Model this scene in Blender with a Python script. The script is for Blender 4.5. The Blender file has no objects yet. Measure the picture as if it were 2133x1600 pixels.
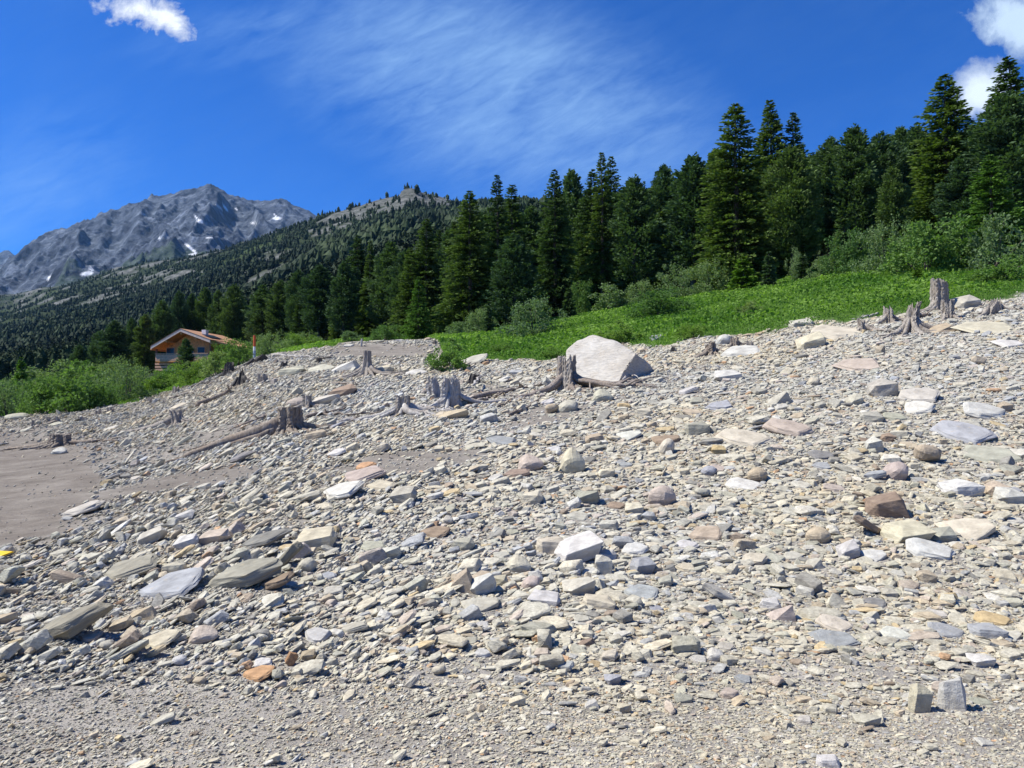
import bpy, math, random
import numpy as np
from mathutils import Vector, Matrix, noise as mnoise
PI = math.pi
SC = bpy.context.scene
COL = SC.collection
rng = np.random.default_rng(7)
random.seed(7)

# ------------------------------------------------------------------ camera
CAMZ = 1.6; PITCH = math.atan(50/1600.0); F = 1600.0; W0, H0 = 2133, 1600
cd = bpy.data.cameras.new('camera'); cam = bpy.data.objects.new('camera', cd); COL.objects.link(cam)
cam.location = (0, 0, CAMZ); cam.rotation_euler = (PI/2 + PITCH, 0, 0)
cd.sensor_width = 36; cd.lens = 36*F/W0; cd.clip_start = 0.05; cd.clip_end = 20000
SC.camera = cam
CP, SP = math.cos(PITCH), math.sin(PITCH)
def ray(px, py):
    v = (800-py)/F
    d = CP - v*SP
    return ((px-1066.5)/F/d, (SP + v*CP)/d)        # X/Y , Z/Y
def T(py): return ray(0, py)[1]
def project(x, y, z):
    z = z-CAMZ
    f = y*CP + z*SP; u = -y*SP + z*CP
    f = np.maximum(f, 1e-3)
    return 1066.5 + F*x/f, 800 - F*u/f

# ------------------------------------------------------------------ noise
def hsh(i, j, s):
    n = (i.astype(np.int64)*374761393 + j.astype(np.int64)*668265263 + s*1442695041) & 0xffffffff
    n = ((n ^ (n >> 13))*1274126177) & 0xffffffff
    n = ((n ^ (n >> 16))*2246822519) & 0xffffffff
    return ((n ^ (n >> 15)) & 0xffff)/65535.0
def vnoise(x, y, s=0):
    xi = np.floor(x); yi = np.floor(y); fx = x-xi; fy = y-yi
    fx = fx*fx*(3-2*fx); fy = fy*fy*(3-2*fy)
    xi = xi.astype(np.int64); yi = yi.astype(np.int64)
    a = hsh(xi, yi, s); b = hsh(xi+1, yi, s); c = hsh(xi, yi+1, s); d = hsh(xi+1, yi+1, s)
    return (a*(1-fx)+b*fx)*(1-fy) + (c*(1-fx)+d*fx)*fy
def fbm(x, y, oct=4, s=0, g=.5):
    x = np.asarray(x, float); y = np.asarray(y, float)
    r = 0; a = 1; t = 0
    for k in range(oct):
        r = r + a*vnoise(x*2**k+17.3*k, y*2**k+9.1*k, s+k); t += a; a *= g
    return r/t*2-1
def ridged(x, y, oct=5, s=0):
    r = 0; a = 1; t = 0; w = 1
    for k in range(oct):
        n = 1-np.abs(vnoise(x*2**k+31.7*k, y*2**k+11.9*k, s+k)*2-1)
        n = n*n*w; w = np.clip(n*1.6, 0, 1)
        r = r + a*n; t += a; a *= .52
    return r/t
def sstep(a, b, x):
    t = np.clip((np.asarray(x, float)-a)/(b-a), 0, 1); return t*t*(3-2*t)

# ------------------------------------------------------------------ terrain table: for a bearing (px column) distance -> elevation
COLS = {
 -1300: [(3.3,1600),(6,1260),(10,1110),(20,980),(35,925),(60,900),(100,885),(200,870),(400,840),(800,740),(1500,640),(2600,660)],
 -500: [(3.3,1600),(4.2,1470),(6,1260),(9,1140),(14,1040),(20,975),(32,915),(45,890),(60,875),(100,862),(160,850),(300,820),(600,740),(1100,650),(1700,620),(2600,640)],
 0:   [(3.35,1600),(4.3,1450),(5.6,1300),(7.5,1180),(9.5,1115),(13,1035),(20,955),(30,903),(45,868),(60,845),(100,818),(160,795),(300,765),(600,715),(1000,670),(1500,628),(1800,622),(2600,660)],
 330: [(3.4,1600),(4.4,1450),(5.8,1290),(7.9,1150),(10,1075),(13,1005),(18,940),(26,885),(36,850),(48,822),(60,806),(90,796),(130,784),(160,765),(300,715),(600,645),(1000,575),(1300,533),(1700,560),(2600,650)],
 533: [(3.4,1600),(4.5,1440),(6,1260),(8.3,1110),(10.5,1030),(14,955),(19,888),(25,840),(32,785),(38,757),(43,745),(60,748),(90,742),(130,720),(300,650),(600,580),(1000,512),(1150,498),(1600,560),(2600,650)],
 720: [(3.45,1600),(4.6,1440),(6.2,1255),(8.6,1105),(10.8,1010),(14,940),(18,880),(23,830),(28,785),(33,750),(36,740),(43,716),(50,714),(80,708),(130,680),(300,590),(600,500),(900,445),(1050,432),(1500,520),(2600,640)],
 860: [(3.45,1600),(4.6,1440),(6.3,1250),(8.7,1100),(11,1000),(14.5,920),(18,865),(23,815),(28,775),(33,750),(37,738),(43,711),(52,711),(75,706),(130,660),(300,550),(600,450),(800,404),(950,400),(1400,520),(2600,640)],
 1066:[(3.5,1600),(4.7,1440),(6.4,1250),(8.8,1100),(11.2,1000),(14.6,910),(18,856),(22,810),(27,775),(32,752),(36,740),(42,720),(48,700),(56,690),(75,680),(130,620),(300,500),(500,452),(700,424),(1200,500),(2600,640)],
 1333:[(3.55,1600),(4.8,1440),(6.6,1250),(9,1100),(11,1005),(14,915),(17.5,850),(21,800),(25,765),(29,735),(33,715),(40,680),(46,655),(53,640),(75,625),(130,565),(250,490),(380,442),(700,450),(2600,640)],
 1600:[(3.6,1600),(4.9,1440),(6.8,1250),(9,1100),(11,1000),(14,900),(18,815),(22,755),(26,712),(29,690),(35,655),(42,622),(50,598),(60,585),(100,520),(180,462),(280,428),(600,450),(2600,640)],
 1866:[(3.65,1600),(5,1440),(7,1250),(9.2,1100),(11.2,1000),(13.8,900),(17,810),(21,730),(24,690),(27,655),(32,622),(38,585),(46,555),(60,530),(100,450),(160,415),(240,385),(600,420),(2600,640)],
 2133:[(3.7,1600),(5.1,1440),(7.2,1250),(9.3,1100),(11.2,1000),(13.7,900),(17,790),(21,700),(24,660),(28,618),(33,588),(40,555),(50,525),(70,480),(110,400),(160,370),(220,350),(600,400),(2600,640)],
 2700:[(3.8,1600),(5.2,1440),(7.4,1250),(9.5,1090),(12,950),(15,840),(19,720),(24,620),(30,560),(40,500),(60,430),(110,330),(160,280),(220,260),(600,360),(2600,640)],
 3600:[(3.9,1600),(5.5,1400),(7.6,1220),(10,1050),(14,850),(20,680),(30,560),(60,430),(110,340),(220,280),(600,380),(2600,640)],
}
LY = np.linspace(math.log(0.3), math.log(3000), 460)
cxs = sorted(COLS)
tab = []
for c in cxs:
    pts = COLS[c]
    ly = [math.log(.3), math.log(1.0), math.log(2.0)] + [math.log(p[0]) for p in pts]
    # store z (height) so near ground is flat
    zz = [0.0, 0.0, 0.0] + [CAMZ + p[0]*T(p[1]) for p in pts]
    tt = np.interp(LY, ly, [(z-CAMZ)/math.exp(l) for z, l in zip(zz, ly)])
    z_near = np.interp(LY, ly, zz)
    t2 = (z_near-CAMZ)/np.exp(LY)
    w = sstep(math.log(30), math.log(60), LY)
    tt = t2*(1-w)+tt*w
    tab.append(tt)
tab = np.array(tab)
GX = np.linspace(-1300, 3600, 246)          # every 20 px
TAB = np.array([np.interp(GX, cxs, tab[:, k]) for k in range(len(LY))]).T
def smooth(a, n, ax):
    k = np.exp(-np.linspace(-2, 2, 2*n+1)**2); k /= k.sum()
    p = np.pad(a, [(n, n) if i == ax else (0, 0) for i in range(2)], mode='edge')
    return np.apply_along_axis(lambda v: np.convolve(v, k, 'valid'), ax, p)
TAB = smooth(TAB, 4, 0); TAB = smooth(TAB, 5, 1)
UMAX = 1.55
def coords(x, y):
    x = np.asarray(x, float); y = np.asarray(y, float)
    r = np.hypot(x, y)+1e-9; az = np.arctan2(x, y)
    AM = math.atan(UMAX)
    azc = np.clip(az, -AM, AM); u = np.tan(azc); Yd = r/np.sqrt(1+u*u)
    back = sstep(AM, PI, np.abs(az))
    return 1066.5+F*u, Yd, back
def base_h(x, y):
    px, Yd, back = coords(x, y)
    gi = np.clip((px-GX[0])/(GX[1]-GX[0]), 0, len(GX)-1.001)
    lj = np.clip((np.log(np.maximum(Yd, .3))-LY[0])/(LY[1]-LY[0]), 0, len(LY)-1.001)
    i = gi.astype(int); j = lj.astype(int); fi = gi-i; fj = lj-j
    t = (TAB[i, j]*(1-fi)+TAB[i+1, j]*fi)*(1-fj) + (TAB[i, j+1]*(1-fi)+TAB[i+1, j+1]*fi)*fj
    z = CAMZ + Yd*t
    z = np.where(Yd < 1.0, np.minimum(np.abs(z), .0)+0, z)
    return z*(1-back) + back*(-.3-.01*np.minimum(Yd, 400))
# veg edge (line where the stones stop) as distance per bearing
EDGE = [(-1300,880),(-500,878),(0,866),(130,860),(200,848),(250,840),(330,820),(420,795),(480,765),(540,746),(600,735),(700,722)]
EDGE2 = [(940,765),(960,752),(1010,748),(1120,752),(1180,742),(1300,716),(1400,727),(1460,708),(1520,700),(1600,690),(1700,668),(1800,662),(1900,650),(2000,636),(2133,612),(2700,520),(3600,450)]
def y_at(px, py):                      # distance where the ray through this point meets the bare terrain
    u, t = ray(px, py)
    Y = np.exp(np.linspace(math.log(2.0), math.log(2500), 5000))
    z = base_h(u*Y, Y); d = z-(CAMZ+t*Y)
    k = np.argmax(d > 0)
    return float(Y[k]) if d[k] > 0 else 2500.0
ex = [p[0] for p in EDGE]+[715, 890, 925]+[p[0] for p in EDGE2]
ey = [min(y_at(max(-1200, min(3500, p[0])), p[1]), 60) for p in EDGE]+[62, 62, 34]+[min(y_at(max(-1200, min(3500, p[0])), p[1]), 60) for p in EDGE2]
def veg_mask(x, y):
    px, Yd, back = coords(x, y)
    e = np.interp(px, ex, ey)
    n = fbm(x*.35, y*.35, 3, 5)*2.4 + fbm(x*1.7, y*1.7, 3, 9)*2.2
    return sstep(-.9, .9, Yd-e+n*(Yd/35))
def ground_h(x, y):
    x = np.asarray(x, float); y = np.asarray(y, float)
    z = base_h(x, y)
    d = np.hypot(x, y)
    near = sstep(1.5, 5, d)
    z = z + near*(.028*fbm(x*1.3, y*1.3, 4, 21) + .06*fbm(x*.4, y*.4, 2, 3)*sstep(4, 12, d))
    z = z + .9*fbm(x*.045, y*.045, 3, 33)*sstep(70, 160, d) + 9*fbm(x*.012, y*.012, 4, 44)*sstep(180, 500, d)
    z = z + 16*(ridged(x*.006, y*.006, 5, 50)-.4)*sstep(350, 700, d)
    kx, ky = (852-1066.5)/F*820, 820.0
    z = z + 11*np.exp(-(((x-kx)/13)**4+((y-ky)/40)**2))
    mud = np.exp(-(((x+7.2)/4.5)**2+((y-13)/6.5)**2))
    z = z + mud*.045*(ridged(x*.35+y*.2, y*1.1, 4, 88)-.4)
    return z
def gz(x, y): return float(ground_h(np.array([x]), np.array([y]))[0])
def at(px, py):
    u, t = ray(px, py)
    Y = np.exp(np.linspace(math.log(2.0), math.log(300), 6000))
    z = ground_h(u*Y, Y); k = int(np.argmax(z-(CAMZ+t*Y) > 0))
    if k == 0: k = 5999
    Yk = float(Y[k]); return Vector((u*Yk, Yk, gz(u*Yk, Yk)))
def xy_at(px, Y):                        # a ground point on this bearing at distance Y
    u = (px-1066.5)/F
    return Vector((u*Y, Y, gz(u*Y, Y)))
def gnormal(x, y, e=.25):
    dx = (ground_h(x+e, y)-ground_h(x-e, y))/(2*e); dy = (ground_h(x, y+e)-ground_h(x, y-e))/(2*e)
    n = np.stack([-dx, -dy, np.ones_like(dx)], -1)
    return n/np.linalg.norm(n, axis=-1, keepdims=True)

# ------------------------------------------------------------------ object helpers
def mesh_from(name, V, Fc, mat=None, col=None, smooth_=False, loops=None, starts=None):
    """Fc: (n,k) int array of equal-size faces, or list of faces"""
    me = bpy.data.meshes.new(name)
    V = np.asarray(V, np.float32)
    if isinstance(Fc, np.ndarray):
        n, k = Fc.shape
        me.vertices.add(len(V)); me.vertices.foreach_set('co', V.ravel())
        me.loops.add(n*k); me.loops.foreach_set('vertex_index', Fc.astype(np.int32).ravel())
        me.polygons.add(n); me.polygons.foreach_set('loop_start', np.arange(0, n*k, k, dtype=np.int32))
        me.polygons.foreach_set('loop_total', np.full(n, k, np.int32)) if False else None
        me.update(calc_edges=True)
    else:
        me.from_pydata([tuple(map(float, v)) for v in V], [], [tuple(int(i) for i in f) for f in Fc]); me.update()
    if smooth_: me.polygons.foreach_set('use_smooth', np.ones(len(me.polygons), bool))
    else: me.polygons.foreach_set('use_smooth', np.zeros(len(me.polygons), bool))
    if col is not None:
        a = me.color_attributes.new('tint', 'FLOAT_COLOR', 'POINT')
        c = np.ones((len(V), 4), np.float32); c[:, :np.shape(col)[-1]] = col
        a.data.foreach_set('color', c.ravel())
    if mat: me.materials.append(mat)
    return me
def obj(name, me, parent=None, loc=None):
    o = bpy.data.objects.new(name, me); COL.objects.link(o)
    if parent is not None: o.parent = parent
    if loc is not None: o.location = loc
    return o
USED = set()
def tag(o, label=None, cat=None, group=None, kind=None):
    if label: o['label'] = label; USED.add(label)
    if cat: o['category'] = cat
    if group: o['group'] = group
    if kind: o['kind'] = kind
    return o
def empty(name, loc, rz=0, sc=1):
    o = bpy.data.objects.new(name, None); COL.objects.link(o)
    o.location = loc; o.rotation_euler = (0, 0, rz)
    o.scale = (sc, sc, sc) if not hasattr(sc, '__len__') else sc
    o.empty_display_size = .2
    return o
class MB:
    def __init__(s): s.v = []; s.f = []
    def add(s, V, Fs):
        n = len(s.v); s.v += [tuple(v) for v in V]; s.f += [tuple(i+n for i in f) for f in Fs]
    def box(s, c, d, M=None):
        V = [Vector((c[0]+sx*d[0]/2, c[1]+sy*d[1]/2, c[2]+sz*d[2]/2)) for sx in (-1, 1) for sy in (-1, 1) for sz in (-1, 1)]
        if M: V = [M@v for v in V]
        s.add(V, [(0,1,3,2),(4,6,7,5),(0,4,5,1),(2,3,7,6),(0,2,6,4),(1,5,7,3)])
    def prism(s, poly, y0, y1, M=None):      # poly in xz plane, extruded along y
        n = len(poly)
        V = [Vector((p[0], y0, p[1])) for p in poly]+[Vector((p[0], y1, p[1])) for p in poly]
        if M: V = [M@v for v in V]
        s.add(V, [tuple(range(n)), tuple(range(2*n-1, n-1, -1))]+[(i, (i+1) % n+0, (i+1) % n+n, i+n)[::-1] for i in range(n)])
    def tube(s, P, R, n=7, seed=0, rough=.12, flat=1.0):
        rs = np.random.default_rng(seed); P = [Vector(p) for p in P]; rings = []; lob = rs.random(n)*2-1
        ref = Vector((.13, .21, 1)).normalized()
        for k, p in enumerate(P):
            t = (P[min(k+1, len(P)-1)]-P[max(k-1, 0)]); t = t.normalized() if t.length > 1e-6 else Vector((0, 0, 1))
            if abs(t.dot(ref)) > .98: rf = Vector((1, 0, .1))
            else: rf = ref
            a = t.cross(rf).normalized(); b = a.cross(t).normalized()
            ring = []
            for i in range(n):
                th = 2*PI*i/n; r = R[k]*(1+rough*(lob[i]+.6*(rs.random()*2-1)))
                ring.append(p+a*math.cos(th)*r+b*math.sin(th)*r*flat)
            rings.append(ring)
        V = [v for r in rings for v in r]; Fs = []
        for k in range(len(P)-1):
            for i in range(n):
                j = (i+1) % n; Fs.append((k*n+i, k*n+j, (k+1)*n+j, (k+1)*n+i))
        Fs.append(tuple(range(n))[::-1]); Fs.append(tuple((len(P)-1)*n+i for i in range(n)))
        s.add(V, Fs)
    def build(s, name, mat, parent=None, smooth_=False, loc=None):
        return obj(name, mesh_from(name, s.v, s.f, mat, smooth_=smooth_), parent, loc)

# ------------------------------------------------------------------ materials
def mat_new(name, rough=.85, spec=.3):
    m = bpy.data.materials.new(name); m.use_nodes = True
    nt = m.node_tree; b = nt.nodes['Principled BSDF']
    b.inputs['Roughness'].default_value = rough
    b.inputs['Specular IOR Level'].default_value = spec
    return m, nt, b
def N(nt, t, **kw):
    n = nt.nodes.new(t)
    for k, v in kw.items():
        if k.startswith('i_'): n.inputs[k[2:].replace('_', ' ')].default_value = v
        else: setattr(n, k, v)
    return n
def L(nt, a, b): nt.links.new(a, b)
def ramp(nt, fac, stops, interp='LINEAR'):
    r = nt.nodes.new('ShaderNodeValToRGB'); r.color_ramp.interpolation = interp
    e = r.color_ramp.elements
    while len(e) < len(stops): e.new(.5)
    for k, (p, c) in enumerate(stops):
        e[k].position = p; e[k].color = (c[0], c[1], c[2], 1) if hasattr(c, '__len__') else (c, c, c, 1)
    L(nt, fac, r.inputs[0]); return r.outputs[0]
def mix(nt, fac, a, b, mode='MIX'):
    m = nt.nodes.new('ShaderNodeMix'); m.data_type = 'RGBA'; m.blend_type = mode
    for s, v in ((0, fac), (6, a), (7, b)):
        if hasattr(v, 'is_output') or hasattr(v, 'links'): L(nt, v, m.inputs[s])
        elif hasattr(v, '__len__'): m.inputs[s].default_value = (v[0], v[1], v[2], 1)
        else: m.inputs[s].default_value = v
    return m.outputs[2]
def math_(nt, op, a, b=0.0, c=0.0):
    m = nt.nodes.new('ShaderNodeMath'); m.operation = op
    for s, v in ((0, a), (1, b), (2, c)):
        if hasattr(v, 'links'): L(nt, v, m.inputs[s])
        else: m.inputs[s].default_value = v
    return m.outputs[0]
def noise(nt, vec, scale, detail=4, rough=.55, dist=0):
    n = nt.nodes.new('ShaderNodeTexNoise'); n.inputs['Scale'].default_value = scale
    n.inputs['Detail'].default_value = detail; n.inputs['Roughness'].default_value = rough; n.inputs['Distortion'].default_value = dist
    if vec is not None: L(nt, vec, n.inputs['Vector'])
    return n.outputs['Fac']
def mapping(nt, vec, scale=(1, 1, 1), rot=(0, 0, 0)):
    m = nt.nodes.new('ShaderNodeMapping'); m.inputs['Scale'].default_value = scale; m.inputs['Rotation'].default_value = rot
    L(nt, vec, m.inputs['Vector']); return m.outputs[0]
def bump(nt, b, h, strength=.5, dist=.01):
    n = nt.nodes.new('ShaderNodeBump'); n.inputs['Strength'].default_value = strength; n.inputs['Distance'].default_value = dist
    L(nt, h, n.inputs['Height']); L(nt, n.outputs[0], b.inputs['Normal'])
def geo_pos(nt): return nt.nodes.new('ShaderNodeNewGeometry').outputs['Position']
def obj_co(nt): return nt.nodes.new('ShaderNodeTexCoord').outputs['Object']
def attr(nt, name): n = nt.nodes.new('ShaderNodeAttribute'); n.attribute_name = name; return n.outputs['Color']

def stone_mat(name, source):            # source: 'attr' for the scree, 'object' for single stones
    m, nt, b = mat_new(name, .88, .25)
    if source == 'attr': base = attr(nt, 'tint'); p = geo_pos(nt); s = 1.0
    else: base = nt.nodes.new('ShaderNodeObjectInfo').outputs['Color']; p = obj_co(nt); s = 1.0
    if source == 'attr':
        n0 = noise(nt, p, 11, 5, .7); n1 = noise(nt, mapping(nt, p, (1, 1, 2.4)), 40, 5, .65)
        c = mix(nt, .7, base, mix(nt, 1, base, ramp(nt, n1, [(.3, .55), (.75, 1.35)]), 'MULTIPLY'))
        c = mix(nt, 1, c, ramp(nt, n0, [(.32, (.72, .69, .66)), (.6, (1.08, 1.07, 1.04))]), 'MULTIPLY')
        L(nt, c, b.inputs['Base Color'])
        bump(nt, b, math_(nt, 'ADD', n1, math_(nt, 'MULTIPLY', n0, 1.5)), .6, .012)
    else:
        # object coordinates: the layers of the schist lie across local z
        lay = noise(nt, mapping(nt, p, (1.0, 1.3, 5), (.08, .05, 0)), 1.9, 8, .68, 1.1)
        n1 = noise(nt, p, 3.2, 6, .65); n2 = noise(nt, p, 22, 4, .6)
        lich = noise(nt, p, 7, 3, .5)
        c = mix(nt, 1, base, ramp(nt, lay, [(.3, .78), (.5, 1.0), (.72, 1.13)]), 'MULTIPLY')
        c = mix(nt, .8, c, mix(nt, 1, c, ramp(nt, n1, [(.3, (.66, .63, .6)), (.6, (1.08, 1.06, 1.02))]), 'MULTIPLY'))
        c = mix(nt, math_(nt, 'MULTIPLY', ramp(nt, lich, [(.62, 0.0), (.7, 1.0)]), .35), c, (.42, .33, .2))
        L(nt, c, b.inputs['Base Color'])
        h = math_(nt, 'ADD', math_(nt, 'MULTIPLY', lay, .7), math_(nt, 'ADD', math_(nt, 'MULTIPLY', n1, .8), math_(nt, 'MULTIPLY', n2, .35)))
        bump(nt, b, h, .5, .035)
    return m
M_SCREE = stone_mat('scree_stone', 'attr')
M_STONE = stone_mat('rock', 'object')

def m_boulder():
    m, nt, b = mat_new('pale_boulder', .85, .25)
    p = obj_co(nt)
    n1 = noise(nt, mapping(nt, p, (1, 1, 1.0), (0, .5, 0)), 1.1, 6, .6); n2 = noise(nt, mapping(nt, p, (2, 2, 9), (0, .6, 0)), 3, 5, .6); n3 = noise(nt, p, 40, 4)
    c = mix(nt, ramp(nt, n1, [(.35, 0.0), (.7, 1.0)]), (.50, .475, .42), (.42, .375, .305))
    c = mix(nt, .5, c, mix(nt, 1, c, ramp(nt, n2, [(.3, .55), (.6, 1.12)]), 'MULTIPLY'))
    c = mix(nt, math_(nt, 'MULTIPLY', ramp(nt, noise(nt, p, 2.3, 5, .7), [(.55, 0.0), (.72, 1.0)]), .45), c, (.33, .27, .2))
    crack = ramp(nt, noise(nt, mapping(nt, p, (1, 1, 6), (0, .6, .2)), 1.3, 5, .7, .6), [(.33, 1.0), (.36, 0.0)])
    c = mix(nt, math_(nt, 'MULTIPLY', crack, .7), c, (.2, .18, .16))
    L(nt, c, b.inputs['Base Color'])
    bump(nt, b, math_(nt, 'ADD', math_(nt, 'ADD', n2, n1), math_(nt, 'MULTIPLY', n3, .15)), .6, .08)
    return m
M_BOULDER = m_boulder()

def m_wood(name, cols, zs=.12):
    m, nt, b = mat_new(name, .75, .3)
    p = obj_co(nt); oi = nt.nodes.new('ShaderNodeObjectInfo').outputs['Random']
    g = noise(nt, mapping(nt, p, (1, 1, zs)), 24, 6, .65, .3); n1 = noise(nt, p, 3, 4, .6)
    c = ramp(nt, g, [(.28, cols[0]), (.45, cols[1]), (.68, cols[2])])
    c = mix(nt, ramp(nt, n1, [(.42, 0.0), (.7, .7)]), c, cols[3])
    L(nt, c, b.inputs['Base Color']); bump(nt, b, g, .9, .03)
    return m
M_STUMP = m_wood('weathered_wood', [(.05, .044, .037), (.26, .23, .19), (.46, .42, .365), (.23, .18, .135)])
M_STUMPW = m_wood('bleached_wood', [(.12, .11, .1), (.37, .35, .32), (.58, .56, .52), (.3, .25, .2)])
M_STUMPB = m_wood('brown_dead_wood', [(.035, .03, .022), (.2, .165, .13), (.38, .335, .27), (.22, .16, .11)])
M_STUMPD = m_wood('dark_dead_wood', [(.01, .01, .01), (.05, .045, .04), (.12, .11, .1), (.06, .05, .04)])
M_ROOT = m_wood('root_wood', [(.07, .055, .045), (.22, .18, .15), (.36, .32, .28), (.2, .15, .1)], 1)

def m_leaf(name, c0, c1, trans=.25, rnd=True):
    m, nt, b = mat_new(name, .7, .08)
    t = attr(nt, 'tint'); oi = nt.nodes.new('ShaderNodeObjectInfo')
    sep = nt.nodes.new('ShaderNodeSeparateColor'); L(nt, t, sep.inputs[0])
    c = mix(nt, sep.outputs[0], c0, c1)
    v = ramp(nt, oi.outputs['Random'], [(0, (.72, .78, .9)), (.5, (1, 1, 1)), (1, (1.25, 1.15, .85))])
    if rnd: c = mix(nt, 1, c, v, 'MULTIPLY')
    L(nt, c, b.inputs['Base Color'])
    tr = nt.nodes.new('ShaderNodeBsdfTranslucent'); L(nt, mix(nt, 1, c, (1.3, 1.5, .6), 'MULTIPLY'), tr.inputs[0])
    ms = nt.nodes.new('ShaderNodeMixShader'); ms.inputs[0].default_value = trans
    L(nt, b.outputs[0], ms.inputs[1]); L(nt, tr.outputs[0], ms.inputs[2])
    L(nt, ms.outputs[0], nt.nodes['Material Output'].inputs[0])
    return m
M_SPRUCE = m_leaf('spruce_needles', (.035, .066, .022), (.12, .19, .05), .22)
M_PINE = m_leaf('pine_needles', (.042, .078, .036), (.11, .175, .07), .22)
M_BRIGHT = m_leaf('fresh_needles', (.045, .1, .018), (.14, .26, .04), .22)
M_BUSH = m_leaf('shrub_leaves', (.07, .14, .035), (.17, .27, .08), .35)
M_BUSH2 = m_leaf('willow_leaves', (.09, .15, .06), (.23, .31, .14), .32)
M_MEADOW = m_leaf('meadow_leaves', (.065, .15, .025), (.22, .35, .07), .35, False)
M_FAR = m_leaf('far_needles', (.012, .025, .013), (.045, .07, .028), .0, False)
def m_bark():
    m, nt, b = mat_new('bark', .9, .15); p = obj_co(nt)
    n = noise(nt, mapping(nt, p, (6, 6, 1)), 3, 5, .6)
    L(nt, ramp(nt, n, [(.3, (.035, .028, .022)), (.7, (.16, .14, .12))]), b.inputs['Base Color']); bump(nt, b, n, .7, .03); return m
M_BARK = m_bark()
def m_plain(name, col, rough=.7, scale=12, var=.25, metallic=0):
    m, nt, b = mat_new(name, rough, .3); p = obj_co(nt)
    n = noise(nt, p, scale, 4)
    L(nt, mix(nt, 1, col, ramp(nt, n, [(.3, 1-var), (.7, 1+var)]), 'MULTIPLY'), b.inputs['Base Color'])
    b.inputs['Metallic'].default_value = metallic; bump(nt, b, n, .15, .01); return m

def m_ground():
    m, nt, b = mat_new('lake_shore_ground', .95, .1); p = geo_pos(nt)
    A = attr(nt, 'tint'); sep = nt.nodes.new('ShaderNodeSeparateColor'); L(nt, A, sep.inputs[0])
    veg, floor, rock = sep.outputs[0], sep.outputs[1], sep.outputs[2]
    n1 = noise(nt, p, .8, 5, .6); n2 = noise(nt, p, 9, 5, .65); n3 = noise(nt, p, 70, 3, .6)
    soil = ramp(nt, n1, [(.3, (.2, .178, .15)), (.5, (.3, .275, .235)), (.72, (.4, .37, .32))])
    soil = mix(nt, .6, soil, mix(nt, 1, soil, ramp(nt, n2, [(.3, .7), (.7, 1.25)]), 'MULTIPLY'))
    vo = nt.nodes.new('ShaderNodeTexVoronoi'); vo.inputs['Scale'].default_value = 95; L(nt, p, vo.inputs['Vector'])
    vs = nt.nodes.new('ShaderNodeSeparateColor'); L(nt, vo.outputs['Color'], vs.inputs[0])
    peb = ramp(nt, vs.outputs[0], [(0, (.2, .18, .17)), (.35, (.33, .3, .26)), (.55, (.4, .38, .35)), (.8, (.3, .31, .33)), (1, (.55, .53, .5))], 'CONSTANT')
    pm = math_(nt, 'MULTIPLY', ramp(nt, vs.outputs[1], [(.35, 0.0), (.45, 1.0)]), ramp(nt, vo.outputs['Distance'], [(.32, 1.0), (.45, 0.0)]))
    soil = mix(nt, math_(nt, 'MULTIPLY', pm, .85), soil, peb)
    mud = nt.nodes.new('ShaderNodeAttribute'); mud.attribute_name = 'tint'
    wav = noise(nt, mapping(nt, p, (.9, 1.7, 1), (0, 0, .12)), 1.3, 8, .72, .3)
    mc = ramp(nt, wav, [(.32, (.1, .083, .066)), (.5, (.165, .14, .115)), (.7, (.27, .24, .2))])
    soil = mix(nt, math_(nt, 'MULTIPLY', math_(nt, 'SUBTRACT', 1.0, mud.outputs['Alpha']), .75), soil, mc)
    grass = ramp(nt, n2, [(.3, (.035, .075, .012)), (.7, (.085, .16, .025))])
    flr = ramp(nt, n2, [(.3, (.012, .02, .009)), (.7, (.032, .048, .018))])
    rk = ramp(nt, noise(nt, p, .12, 8, .7), [(.34, (.03, .035, .028)), (.5, (.09, .095, .085)), (.68, (.2, .2, .19))])
    n5 = noise(nt, p, .018, 6, .65); n6 = noise(nt, p, .006, 4, .6)
    alp = ramp(nt, n5, [(.35, (.03, .05, .02)), (.6, (.07, .105, .03))])
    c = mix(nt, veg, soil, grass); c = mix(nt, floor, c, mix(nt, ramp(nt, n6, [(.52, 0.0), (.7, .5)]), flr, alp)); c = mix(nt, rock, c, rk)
    L(nt, c, b.inputs['Base Color'])
    h = math_(nt, 'ADD', math_(nt, 'MULTIPLY', n2, 1.5), math_(nt, 'ADD', math_(nt, 'MULTIPLY', n3, .5), math_(nt, 'MULTIPLY', pm, .35)))
    bump(nt, b, h, .8, .02)
    return m
M_GROUND = m_ground()
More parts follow.
